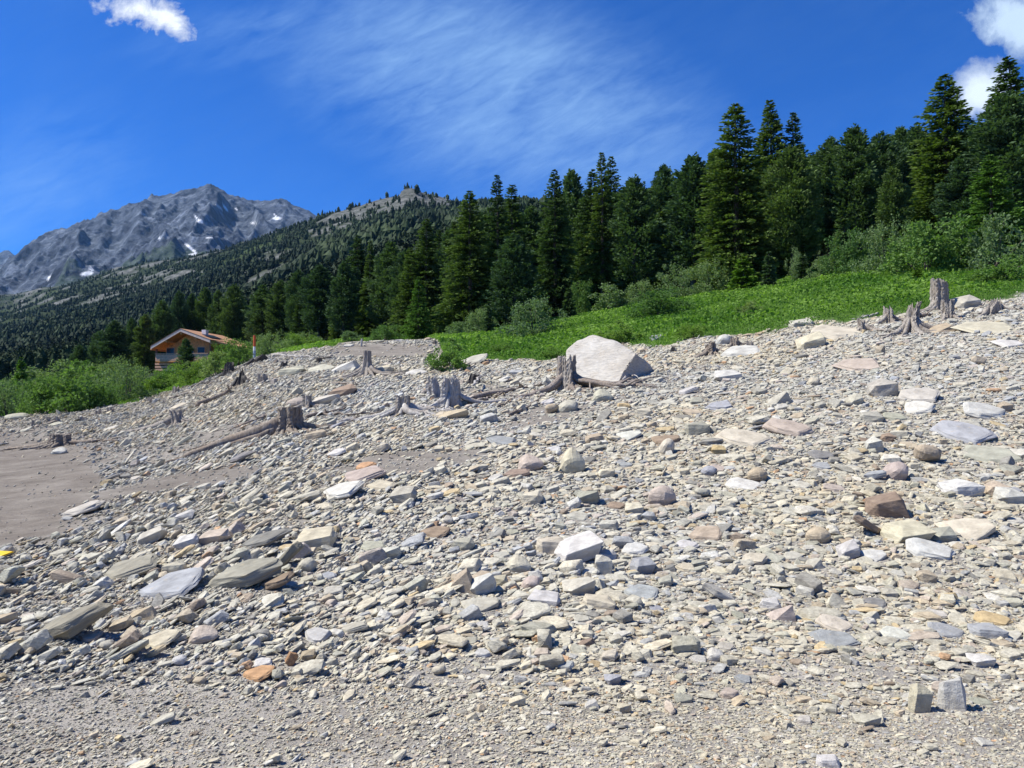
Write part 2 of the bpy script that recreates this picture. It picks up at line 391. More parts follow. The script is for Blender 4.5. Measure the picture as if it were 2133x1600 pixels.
def m_mount():
    m, nt, b = mat_new('mountain_rock', .95, .1); p = geo_pos(nt)
    A = attr(nt, 'tint'); sep = nt.nodes.new('ShaderNodeSeparateColor'); L(nt, A, sep.inputs[0])
    n1 = noise(nt, mapping(nt, p, (1, 1, .5), (.3, .5, 0)), .012, 9, .7, .5); n2 = noise(nt, p, .05, 6, .7)
    rk = ramp(nt, n1, [(.36, (.03, .032, .036)), (.46, (.085, .087, .09)), (.56, (.165, .165, .155)), (.68, (.33, .32, .3))])
    rk = mix(nt, .7, rk, mix(nt, 1, rk, ramp(nt, n2, [(.36, .5), (.64, 1.35)]), 'MULTIPLY'))
    gr = ramp(nt, n2, [(.35, (.05, .065, .035)), (.5, (.09, .105, .06)), (.65, (.17, .17, .13))])
    gm = ramp(nt, math_(nt, 'ADD', sep.outputs[1], math_(nt, 'MULTIPLY', math_(nt, 'SUBTRACT', n1, .5), 1.8)), [(.45, 0.0), (.6, 1.0)])
    c = mix(nt, gm, rk, gr)
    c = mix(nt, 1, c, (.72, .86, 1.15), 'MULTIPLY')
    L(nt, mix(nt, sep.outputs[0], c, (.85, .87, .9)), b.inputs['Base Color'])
    bump(nt, b, math_(nt, 'ADD', n1, math_(nt, 'MULTIPLY', n2, .5)), 1, 22)
    return m
M_MOUNT = m_mount()
# mud and soil patches, given as places on the shore
SOIL = [(40, 1010, 190, 120, .16, 1.), (20, 930, 260, 34, 0, .8), (380, 1003, 200, 19, .16, 1.), (850, 962, 190, 26, .12, .95), (985, 990, 90, 14, .1, .6), (1130, 868, 130, 20, .2, .95), (800, 731, 115, 17, 0, 1.), (1415, 782, 75, 14, .5, .6), (480, 905, 90, 26, .2, .9),
 (990, 1395, 150, 36, .1, .65), (480, 1290, 100, 14, .1, .5), (1500, 1385, 170, 24, 0, .6), (1780, 1405, 240, 26, 0, .7), (2020, 1530, 240, 60, 0, .72), (330, 1480, 400, 60, -.03, .72), (1480, 1480, 80, 45, 0, .5), (80, 1440, 130, 20, 0, .6), (250, 1080, 90, 12, .2, .6), (300, 945, 150, 20, .1, .85), (1000, 820, 110, 16, .15, .8), (700, 1560, 500, 60, 0, .45), (940, 1130, 60, 12, 0, .4), (330, 850, 120, 12, .2, .3), (1960, 1195, 60, 14, 0, .5)]
def soil_mask(px, py, X, Y, only=False):
    n = fbm(X*1.1, Y*1.1, 4, 15); n2 = fbm(X*3, Y*3, 3, 16)
    m = np.zeros_like(px)
    for (cx, cy, rx, ry, sh, st) in SOIL:
        dy = (py-cy)+sh*(px-cx); q = np.sqrt(((px-cx)/rx)**2+(dy/ry)**2)
        m = np.maximum(m, st*(1-sstep(.65, 1.25, q+.35*n+.2*n2)))
    if only: return m
    g = sstep(.2, .55, n+.3*n2)*.4
    return np.clip(np.maximum(m, g), 0, 1)

# ------------------------------------------------------------------ ground sheet
def build_ground():
    azf = np.arctan(np.linspace(-1.05, 1.05, 620))
    azb = np.linspace(math.atan(1.05), 2*PI-math.atan(1.05), 90)[1:-1]
    az = np.concatenate([azf, azb])
    R = np.concatenate([[0.25, .7, 1.4, 2.2], np.exp(np.linspace(math.log(2.8), math.log(70), 420)), np.exp(np.linspace(math.log(71), math.log(2300), 250))])
    A, RR = np.meshgrid(az, R, indexing='ij')
    s = np.sqrt(1+np.minimum(np.abs(np.tan(A)), 1.05)**2); s = np.where(np.abs(((A+PI) % (2*PI))-PI) < .82, s, math.sqrt(1+1.05**2))
    RR = RR*s
    X = RR*np.sin(A); Y = RR*np.cos(A); Z = ground_h(X, Y)
    nA, nR = A.shape
    i, j = np.meshgrid(np.arange(nA), np.arange(nR-1), indexing='ij')
    i2 = (i+1) % nA
    Fq = np.stack([i*nR+j, i*nR+j+1, i2*nR+j+1, i2*nR+j], -1).reshape(-1, 4)
    V = np.stack([X, Y, Z], -1).reshape(-1, 3)
    c = len(V); V = np.vstack([V, [[0, 0, 0]]])
    veg = veg_mask(X, Y); px, Yd, back = coords(X, Y)
    n = fbm(X*.05, Y*.05, 4, 77)
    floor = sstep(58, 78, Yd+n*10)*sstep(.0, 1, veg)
    ppx, ppy = project(X, Y, Z)
    nn = fbm(X*.012, Y*.012, 5, 91); n3 = fbm(X*.05, Y*.05, 4, 95)
    crest = sstep(620, 720, px)*(1-sstep(900, 960, px))
    rock = sstep(.12, .26, -.13*(1-sstep(300, 600, px))+.5*nn+.75*n3+.14*sstep(700, 1300, Yd)+.5*crest*sstep(690, 780, Yd))*sstep(260, 420, Yd)
    
    mud = (1-sstep(.75, 1.25, np.sqrt(((ppx-10)/230)**2+((ppy-1010)/130)**2)+.25*fbm(X*.8, Y*.8, 3, 4)))*(1-back)
    mud = np.maximum(mud, .75*soil_mask(ppx, ppy, X, Y, True)*(1-sstep(1050, 1250, ppy))*(1-back)*(Yd < 60))
    colr = np.stack([veg*(1-back), floor, rock, 1-mud], -1).reshape(-1, 4); colr = np.vstack([colr, [[0, 0, 0, 1]]])
    me = mesh_from('ground', V, Fq, M_GROUND, colr, True)
    o = obj('ground', me); tag(o, kind='structure')
build_ground()

# ------------------------------------------------------------------ far mountains
def build_mountain(name, ridge, Yb, Yr, Ye, pyb, amp, seed, nx, ny, snow=(), pxr=(-700, 1100)):
    px = np.linspace(pxr[0], pxr[1], nx); s = np.concatenate([np.linspace(0, 1, ny), 1+np.linspace(0, 1, ny//4)[1:]])
    P, S = np.meshgrid(px, s, indexing='ij')
    rx = [p[0] for p in ridge]; rz = [CAMZ+Yr*T(p[1]) for p in ridge]
    zr = np.interp(P, rx, rz); zb = CAMZ+Yb*np.interp(P, [pxr[0], 0, 400, pxr[1]], [T(pyb+20), T(pyb), T(pyb-50), T(pyb-60)])
    Yd = np.where(S <= 1, Yb+(Yr-Yb)*S, Yr+(Ye-Yr)*(S-1))
    X = (P-1066.5)/F*Yd; k = 700.0
    prof = np.clip(S, 0, 1)**1.25; S1 = np.maximum(S-1, 0)
    Z = np.where(S <= 1, zb+(zr-zb)*prof, zr-(zr-zb)*.8*S1**1.2)
    fall = np.minimum(sstep(0, .12, S), 1-.93*sstep(.75, 1, S)*(1-sstep(1, 1.3, S)))
    spur = ridged(X/k*1.5+Yd/k*.35, Yd/k*.55+3.1, 6, seed)-.42
    fine = ridged(X/150+Yd/420, Yd/480, 5, seed+20)-.4
    wx = fbm(X/300, Yd/300, 4, seed+5)
    Z = Z+fall*(amp*1.7*spur*(1.1+.6*wx)+amp*.85*fine)
    Z = Z+amp*.09*fbm(X/20, Yd/20, 4, seed+40)
    Z = Z+amp*.26*(ridged(X/55+Yd/300, Yd/190, 5, seed+60)-.45)
    ppx, ppy = project(X, Yd, Z)
    sn = np.zeros_like(X)
    wob = 7*fbm(X/18, Yd/25, 3, 3)
    for (cx, cy, rx_, ry_, ang) in snow:
        ca, sa = math.cos(math.radians(ang)), math.sin(math.radians(ang))
        dx = ppx-cx; dy = -(ppy-cy); u = dx*ca+dy*sa; v = -dx*sa+dy*ca
        q = np.sqrt((u/rx_/.9)**2+(v/ry_/.72)**2)
        sn = np.maximum(sn, 1-sstep(.8, 1.15, q+wob*.05))
    gr = (1-sstep(.05, .26, S+.2*wx))*.8
    n0, n1 = X.shape
    i, j = np.meshgrid(np.arange(n0-1), np.arange(n1-1), indexing='ij')
    Fq = np.stack([i*n1+j, (i+1)*n1+j, (i+1)*n1+j+1, i*n1+j+1], -1).reshape(-1, 4)
    me = mesh_from(name, np.stack([X, Yd, Z], -1).reshape(-1, 3), Fq, M_MOUNT, np.stack([sn, gr, gr*0], -1).reshape(-1, 3), True)
    tag(obj(name, me), kind='structure')
RIDGE = [(-700, 700), (-300, 640), (-80, 590), (0, 556), (30, 535), (60, 505), (80, 492), (110, 482), (150, 470), (200, 448), (250, 432), (300, 415), (340, 405), (380, 396), (405, 386), (425, 381), (440, 383), (450, 388), (475, 402), (500, 414), (515, 421), (535, 417), (565, 414), (590, 421), (620, 433), (645, 444), (700, 465), (900, 520), (1100, 600)]
SNOW = [(183, 569, 16, 7, 10), (190, 560, 8, 4, -40), (102, 579, 6, 4, 50), (398, 518, 17, 4, -40), (404, 530, 12, 3, 0), (416, 461, 8, 5, -20), (408, 452, 7, 2, -50), (456, 431, 10, 2, -35), (470, 434, 9, 3, -55), (493, 436, 5, 2, -40), (576, 455, 10, 5, 0), (573, 449, 7, 2, -60), (528, 465, 8, 2, -10), (332, 496, 5, 2, -20), (299, 447, 5, 1.5, 0), (435, 495, 10, 1.6, 0), (3, 628, 6, 2, 10)]
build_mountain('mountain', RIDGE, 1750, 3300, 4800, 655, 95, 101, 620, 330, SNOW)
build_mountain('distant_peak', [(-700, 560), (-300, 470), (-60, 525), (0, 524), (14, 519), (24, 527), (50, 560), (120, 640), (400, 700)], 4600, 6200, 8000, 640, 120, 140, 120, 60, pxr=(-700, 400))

# ------------------------------------------------------------------ quads of leaves
def leaves(C, D, ln, wd, rs, curl=0.0):
    """centres, long directions -> two-triangle diamond-ish leaf blades with random roll"""
    n = len(C); D = D/np.linalg.norm(D, axis=1, keepdims=True)
    r = rs.normal(size=(n, 3)); S = np.cross(D, r); S /= np.linalg.norm(S, axis=1, keepdims=True)+1e-9
    ln = np.broadcast_to(ln, n)[:, None]; wd = np.broadcast_to(wd, n)[:, None]
    a = C-D*ln*.5; b = C+S*wd*.5+D*ln*.05; c = C+D*ln*.5; d = C-S*wd*.5+D*ln*.05
    V = np.stack([a, b, c, d], 1).reshape(-1, 3)
    Fq = np.arange(4*n).reshape(n, 4)
    return V, Fq
def tree_conifer(name, H, R, seed, kind='spruce', mat=None, thin=1.0, low=.06):
    """returns (crown mesh, trunk mesh) of a tree H metres tall"""
    rs = np.random.default_rng(seed)
    nb = int((H*50 if kind == 'spruce' else H*34)*thin)
    hs = low+(1-low)*rs.random(nb)**(1.0 if kind == 'spruce' else .8); hs = np.sort(hs)
    if kind == 'spruce': hs = np.where(rs.random(nb) < .5, np.round(hs*H*1.2)/(H*1.2), hs)+rs.normal(size=nb)*.012
    hs = np.clip(hs, low, .992)
    az = rs.random(nb)*2*PI
    ph = rs.random(4)*6.28
    lob = 1+.16*np.sin(2*az+ph[0]+hs*4)+.12*np.sin(3*az+ph[1]-hs*9)+.1*np.sin(hs*26+ph[2])
    if kind == 'spruce':
        prof = (1-hs)**.74*(.8+.2*sstep(0, .2, hs))
        Lb = R*prof*lob*(.68+.42*rs.random(nb))+.14
    else:
        prof = (1-hs**2.9)**.85*(.6+.4*sstep(.0, .3, hs))
        Lb = R*prof*lob*(.7+.35*rs.random(nb))+.12
    C, D, TT, LN = [], [], [], []
    for b in range(nb):
        L_ = Lb[b]; h = hs[b]*H; a = az[b]
        m = max(4, int(L_*(15 if kind == 'spruce' else 26)))
        t = (.12+.88*rs.random(m)**.7)
        out = np.array([math.cos(a), math.sin(a), 0]); side = np.array([-math.sin(a), math.cos(a), 0])
        if kind == 'spruce':
            up = .28*(hs[b]-.35)
            zz = L_*(up*t*1.6-.42*t*t*(1-hs[b]*.7)+.12*t**4)
            sp = (rs.random(m)-.5)*.75*L_*(1-t*.72)*.8
            drop = -np.abs(rs.normal(size=m))*.16*(1-hs[b])
            c = out*(L_*t)[:, None]+side*sp[:, None]; c[:, 2] = h+zz+drop
            d = out*(.7+.2*t)[:, None]+side*(np.sign(sp)*.75*rs.random(m))[:, None]; d[:, 2] = -.15-.55*rs.random(m)*(1-hs[b]*.8)+.25*t
            LN.append((.24+.2*rs.random(m))*(1-.3*hs[b]))
        else:
            zz = L_*(.05*t+.42*t*t)
            sp = (rs.random(m)-.5)*.9*L_*(1-t*.6)*.8
            c = out*(L_*t)[:, None]+side*sp[:, None]; c[:, 2] = h+zz+rs.normal(size=m)*.1
            d = out*(.5+.3*t)[:, None]+side*(np.sign(sp)*.5*rs.random(m))[:, None]+rs.normal(size=(m, 3))*.35; d[:, 2] += .35
            LN.append(.2+.14*rs.random(m))
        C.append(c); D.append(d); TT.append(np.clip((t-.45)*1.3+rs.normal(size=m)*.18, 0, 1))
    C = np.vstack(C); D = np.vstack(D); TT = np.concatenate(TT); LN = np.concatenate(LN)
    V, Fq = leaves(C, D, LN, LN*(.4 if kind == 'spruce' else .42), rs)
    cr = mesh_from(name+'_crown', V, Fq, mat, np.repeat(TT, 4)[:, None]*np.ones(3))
    mb = MB(); hh = np.linspace(-.6, H*.97, 9); wob = rs.normal(size=(9, 2))*.05
    mb.tube([(wob[i, 0]*(i > 0), wob[i, 1]*(i > 0), hh[i]) for i in range(9)], [max(.02, H*.016*(1-max(hh[i], 0)/H)**.9+.01) for i in range(9)], 8, seed)
    for k in range(int(H*1.4)):              # dead stubs on the lower trunk
        a = rs.random()*6.28; h = H*(.04+.3*rs.random()); l = .3+.7*rs.random()
        mb.tube([(0, 0, h), (math.cos(a)*l*.5, math.sin(a)*l*.5, h-.02), (math.cos(a)*l, math.sin(a)*l, h-.18*l)], [.035, .022, .008], 4, k)
    tr = mesh_from(name+'_trunk', mb.v, mb.f, M_BARK)
    return cr, tr
def bush_mesh(name, seed, mat, nleaf=3000, leaf=.045, n_cl=60, flat=.9, R=.6):
    rs = np.random.default_rng(seed)
    cc = rs.normal(size=(n_cl, 3)); cc /= np.linalg.norm(cc, axis=1, keepdims=True); cc[:, 2] = np.abs(cc[:, 2])
    rad = (.35+.65*rs.random(n_cl)**.5)[:, None]; lump = 1+.2*np.sin(cc[:, 0]*5+seed)+.2*np.sin(cc[:, 1]*6+seed*2)
    cc = cc*rad*np.array([R, R, flat])*lump[:, None]; cc[:, 2] = np.maximum(cc[:, 2], .02)*.92
    k = rs.integers(0, n_cl, nleaf); cr = (.07+.1*rs.random(n_cl))
    off = rs.normal(size=(nleaf, 3)); off /= np.linalg.norm(off, axis=1, keepdims=True)
    off *= (rs.random(nleaf)**.45*cr[k])[:, None]*np.array([1.1, 1.1, 1])
    C = cc[k]+off; C[:, 2] = np.maximum(C[:, 2], -.03)
    D = off/np.linalg.norm(off, axis=1, keepdims=True)+rs.normal(size=(nleaf, 3))*.7; D[:, 2] *= .6
    ln = leaf*(.7+.6*rs.random(nleaf))
    V, Fq = leaves(C, D, ln, ln*.62, rs)
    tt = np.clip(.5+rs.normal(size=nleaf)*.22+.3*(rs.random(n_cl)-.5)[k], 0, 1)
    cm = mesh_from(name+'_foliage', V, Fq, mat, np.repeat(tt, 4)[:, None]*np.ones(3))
    mb = MB()
    for q in range(9):
        c = cc[rs.integers(0, n_cl)]
        mb.tube([(c[0]*.06, c[1]*.06, -.1), (c[0]*.4, c[1]*.4, c[2]*.45), tuple(c)], [.016, .011, .004], 5, q)
    return cm, mesh_from(name+'_stems', mb.v, mb.f, M_BARK)

# prototypes (mesh data only; every tree links them under its own Empty)
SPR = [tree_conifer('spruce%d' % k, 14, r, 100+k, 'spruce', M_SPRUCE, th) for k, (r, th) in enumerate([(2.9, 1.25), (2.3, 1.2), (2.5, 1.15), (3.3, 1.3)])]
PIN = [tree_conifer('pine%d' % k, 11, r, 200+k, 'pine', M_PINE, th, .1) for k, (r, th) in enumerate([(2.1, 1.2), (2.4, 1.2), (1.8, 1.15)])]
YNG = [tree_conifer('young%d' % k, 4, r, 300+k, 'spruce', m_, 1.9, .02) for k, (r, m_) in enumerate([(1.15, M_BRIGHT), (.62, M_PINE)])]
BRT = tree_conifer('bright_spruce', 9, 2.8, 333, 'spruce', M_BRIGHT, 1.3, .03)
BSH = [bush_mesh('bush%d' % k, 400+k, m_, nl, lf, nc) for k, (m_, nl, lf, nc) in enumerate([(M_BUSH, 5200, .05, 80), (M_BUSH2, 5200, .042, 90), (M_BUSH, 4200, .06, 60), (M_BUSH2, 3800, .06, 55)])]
def plant(kind, mesh2, loc, sc, rz, label, cat, group=None, parts=('crown', 'trunk')):
    o = empty(kind, loc, rz, sc); tag(o, label, cat, group)
    for nm, me in zip(parts, mesh2): obj(nm, me, o)
    return o
LM = []            # landmarks (px, py, phrase) for telling lesser things apart
def tree_at(kind, px, top, Y, wpx, label, proto, H0_, base_py=None, group=None, cat='tree'):
    p = xy_at(px, Y)
    u, t = ray(px, top); H = CAMZ+Y*t-p.z
    xy_R = {'x': 1}
    s = H/H0_; R0 = max(abs(v.co.x) for v in list(proto[0].vertices)[::37])
    want = (1.1 if px < 950 else 1.35)*wpx/2/F*Y; sx = max((.45 if px < 950 else .6)*s, min(1.7*s, want/(R0*.88)))
    return plant(kind, proto, (p.x, p.y, p.z-.05), (sx, sx, s), random.random()*6.28, label, cat, group)
# ------------------------------------------------------------------ trees told apart by eye: px, top, distance, width px
BT = [
 ('spruce_tree', 977, 396, 62, 95, 'dark spruce with a thin bare spire rising left of the two pointed spruces', SPR[3], 14),
 ('spruce_tree', 1035, 363, 64, 75, 'tall pointed spruce, taller of the pair above the big rounded rowan bush', SPR[1], 14),
 ('spruce_tree', 1067, 383, 68, 72, 'slightly shorter pointed spruce just right of the taller one of the pair', SPR[2], 14),
 ('spruce_tree', 1156, 352, 62, 80, 'slim spruce with fresh green lower boughs behind the stump and pale boulder', SPR[0], 14),
 ('pine_tree', 1192, 355, 72, 80, 'dark pine with a bushy top squeezed between two slim spruces', PIN[2], 11),
 ('spruce_tree', 1235, 352, 66, 66, 'ragged left crown of the triple spruce tops above the pale boulder', SPR[2], 14),
 ('spruce_tree', 1255, 316, 63, 70, 'highest middle spire of the triple spruce tops above the pale boulder', SPR[1], 14),
 ('spruce_tree', 1275, 325, 67, 74, 'right hand spire of the triple spruce tops above the pale boulder', SPR[0], 14),
 ('pine_tree', 1324, 370, 62, 90, 'broad round topped pine just right of the triple spruce tops', PIN[0], 11),
 ('pine_tree', 1385, 345, 74, 95, 'dense blue green pine with a flat dome top on the skyline', PIN[1], 11),
 ('pine_tree', 1449, 325, 60, 105, 'broad pine with a double rounded top left of the tallest spruce cluster', PIN[0], 11),
 ('pine_tree', 1496, 310, 66, 80, 'shadowed pine hugging the left side of the tallest spruce cluster', PIN[2], 11),
 ('spruce_tree', 1537, 215, 56, 130, 'massive full spruce reaching the meadow edge, left of the tallest three', SPR[3], 14),
 ('spruce_tree', 1610, 207, 60, 110, 'tallest dark spruce, middle one of the three above the meadow', SPR[0], 14),
 ('spruce_tree', 1659, 233, 60, 90, 'narrow topped spruce, right one of the three above the meadow', SPR[1], 14),
 ('pine_tree', 1655, 305, 54, 110, 'layered pine with shaded tiers standing in front of the narrow topped spruce', PIN[1], 11),
 ('pine_tree', 1736, 288, 62, 80, 'slim rounded pine, first of the dome topped pines right of the spruces', PIN[2], 11),
 ('pine_tree', 1788, 265, 60, 90, 'highest dome topped pine of the row right of the spruces', PIN[0], 11),
 ('pine_tree', 1842, 276, 62, 100, 'wide dome topped pine in the middle of the skyline row', PIN[1], 11),
 ('pine_tree', 1886, 265, 66, 75, 'narrow headed pine rising behind the wide dome topped pine', PIN[2], 11),
 ('pine_tree', 1918, 263, 62, 80, 'greyish pine touching the left side of the cloud backed spruce', PIN[0], 11),
 ('spruce_tree', 1980, 155, 52, 150, 'broad spruce with its tip against the small white cloud', SPR[0], 14),
 ('spruce_tree', 2112, 118, 54, 110, 'highest spruce at the right edge with sky showing through its tip', SPR[2], 14),
 ('pine_tree', 2112, 195, 47, 165, 'very large dark pine filling the right edge below the highest spruce', PIN[1], 11),
 ('pine_tree', 2011, 325, 48, 75, 'mid green pine between the cloud backed spruce and the bright spruce', PIN[2], 11),
 ('spruce_tree', 2072, 322, 41, 120, 'bright yellow green spruce in front of the dark right edge trees', BRT, 9),
 ('pine_tree', 1867, 347, 50, 60, 'young pine in front of the dome topped row', PIN[2], 11),
 ('young_conifer', 1760, 440, 50, 42, 'slender young conifer at the left of the leafy thicket', YNG[1], 4),
 ('young_conifer', 1604, 524, 49, 26, 'tiny columnar conifer at the foot of the tallest dark spruce', YNG[1], 4),
 ('young_conifer', 1676, 527, 49, 26, 'tiny columnar conifer below the layered pine', YNG[1], 4),
 ('young_spruce', 1915, 556, 36, 62, 'small bright spruce in front of the leafy thicket near the tall snag', YNG[0], 4),
 ('young_spruce', 1550, 535, 50, 95, 'low bright spruce skirt at the base of the massive full spruce', YNG[0], 4),
 ('pine_tree', 1071, 488, 57, 80, 'young tiered pine standing behind the big rounded rowan bush', PIN[0], 11),
 ('spruce_tree', 887, 455, 74, 95, 'dark wide spruce behind the young bright green spruce', SPR[3], 14),
 ('young_spruce', 871, 576, 60, 62, 'young bright green spruce on the edge of the bare earth bank', BRT, 9),
 ('pine_tree', 845, 520, 78, 80, 'pine with rounded shoulders left of the young bright green spruce', PIN[1], 11),
 ('pine_tree', 813, 505, 80, 85, 'tall grey green pine above the cracked earth bank', PIN[0], 11),
 ('spruce_tree', 770, 500, 84, 62, 'slim dark spruce behind the earth bank, left of the grey green pine', SPR[1], 14),
 ('spruce_tree', 743, 490, 88, 70, 'pointed spruce above the flat pale stones on the bank crest', SPR[2], 14),
 ('pine_tree', 715, 545, 80, 66, 'shorter yellowish pine at the left end of the earth bank', PIN[2], 11),
 ('pine_tree', 663, 553, 92, 72, 'tall oval pine between the earth bank and the red topped post', PIN[0], 11),
 ('pine_tree', 620, 563, 98, 62, 'second oval pine left of the tall oval one', PIN[1], 11),
 ('pine_tree', 582, 585, 102, 60, 'dark pine directly behind the leafy bushes by the red topped post', PIN[2], 11),
 ('pine_tree', 545, 594, 104, 62, 'broad dark pine right above the red topped post', PIN[0], 11),
 ('pine_tree', 486, 593, 112, 62, 'broad pine behind the right end of the chalet roof', PIN[1], 11),
 ('pine_tree', 452, 604, 114, 48, 'narrow pine rising above the right slope of the chalet roof', PIN[2], 11),
 ('pine_tree', 425, 600, 118, 46, 'pointed pine above the chalet ridge', PIN[0], 11),
 ('pine_tree', 397, 612, 118, 44, 'pine with blunt top just behind the chalet ridge', PIN[2], 11),
 ('pine_tree', 370, 606, 116, 46, 'dark pine behind the left slope of the chalet roof', PIN[1], 11),
 ('pine_tree', 335, 626, 110, 56, 'tall dark pine left of the chalet eave', PIN[0], 11),
 ('pine_tree', 300, 655, 104, 50, 'shorter dark pine beside the tall one left of the chalet', PIN[2], 11),
 ('pine_tree', 272, 662, 110, 46, 'thin pine third left of the chalet', PIN[1], 11),
 ('pine_tree', 236, 668, 100, 58, 'rounded dark pine above the big shore thicket', PIN[0], 11),
 ('pine_tree', 204, 690, 104, 46, 'low dark pine half hidden by the shore thicket', PIN[2], 11),
 ('pine_tree', 164, 718, 98, 46, 'leftmost low pine poking above the shore bushes', PIN[1], 11),
 ('young_conifer', 43, 744, 62, 34, 'small lone conifer among the bushes at the left edge', YNG[0], 4),
 ('pine_tree', 386, 704, 82, 38, 'small dark pine standing in front of the chalet balcony', PIN[2], 11),
 ('young_conifer', 1185, 600, 56, 28, 'young columnar conifer right of the big rounded rowan bush', YNG[1], 4),
 ('young_conifer', 1018, 640, 52, 22, 'tiny dark conifer left of the big rounded rowan bush', YNG[1], 4),
 ('young_conifer', 915, 678, 58, 20, 'tiny cone shaped conifer at the right end of the earth bank', YNG[1], 4),
]
for b in BT:
    if b[1] == 386: continue
    tree_at(b[0], b[1], b[2], b[3], b[4], b[5], b[6], b[7])
tree_at('pine_tree', 386, 704, 82, 38, 'small dark pine standing in front of the chalet balcony', PIN[2], 11)

# the wood behind them: individual trees whose tops show between the front ones
def backwood():
    rs = np.random.default_rng(55); n = 0; used = []
    deep = [(a[1], a[2]) for a in BT]
    skyx = [100, 164, 236, 335, 400, 486, 560, 663, 743, 813, 887, 977, 1035, 1107, 1200, 1324, 1449, 1550, 1736, 1842, 1918, 2011, 2133, 2300]
    skyy = [740, 718, 690, 660, 640, 625, 615, 585, 540, 520, 490, 425, 418, 416, 410, 372, 345, 320, 300, 290, 285, 270, 215, 180]
    for row, Y0 in enumerate((70, 84, 100, 122, 150)):
        step = 36 if row == 0 else 32
        px = (560 if row < 2 else 250)+rs.random()*20
        while px < 2230:
            px += step*(.65+.7*rs.random())
            Y = Y0*(1+.1*rs.random())
            if px < 900: Y += 32*(1-max(0, (px-500))/400) if px > 500 else 32
            if px < 480 and Y < 122: continue
            p = xy_at(px, Y)
            sp = rs.random() < .35
            H = (8.5+3.5*rs.random()) if not sp else (10.5+4*rs.random())
            H *= .78 if px < 700 else 1.0
            _, tpy = project(p.x, p.y, p.z+H)
            lim = np.interp(px, skyx, skyy)+6+14*rs.random()
            if tpy < lim: H = max(5.0, CAMZ+Y*ray(px, lim)[1]-p.z)
            if H > 16: H = 16
            pr = SPR[rs.integers(0, 4)] if sp else PIN[rs.integers(0, 3)]
            s = H/(14 if sp else 11)
            plant('spruce_tree' if sp else 'pine_tree', pr, (p.x, p.y, p.z-.1), (s*(1.2 if px < 950 else 1.4), s*(1.2 if px < 950 else 1.4), s), rs.random()*6.28,
                  'dark pointed spruce in the crowded wood behind the front trees' if sp else 'dark bushy pine in the crowded wood behind the front trees', 'tree',
                  'spruces in the crowded wood' if sp else 'pines in the crowded wood')
            n += 1
    print('backwood', n)
backwood()

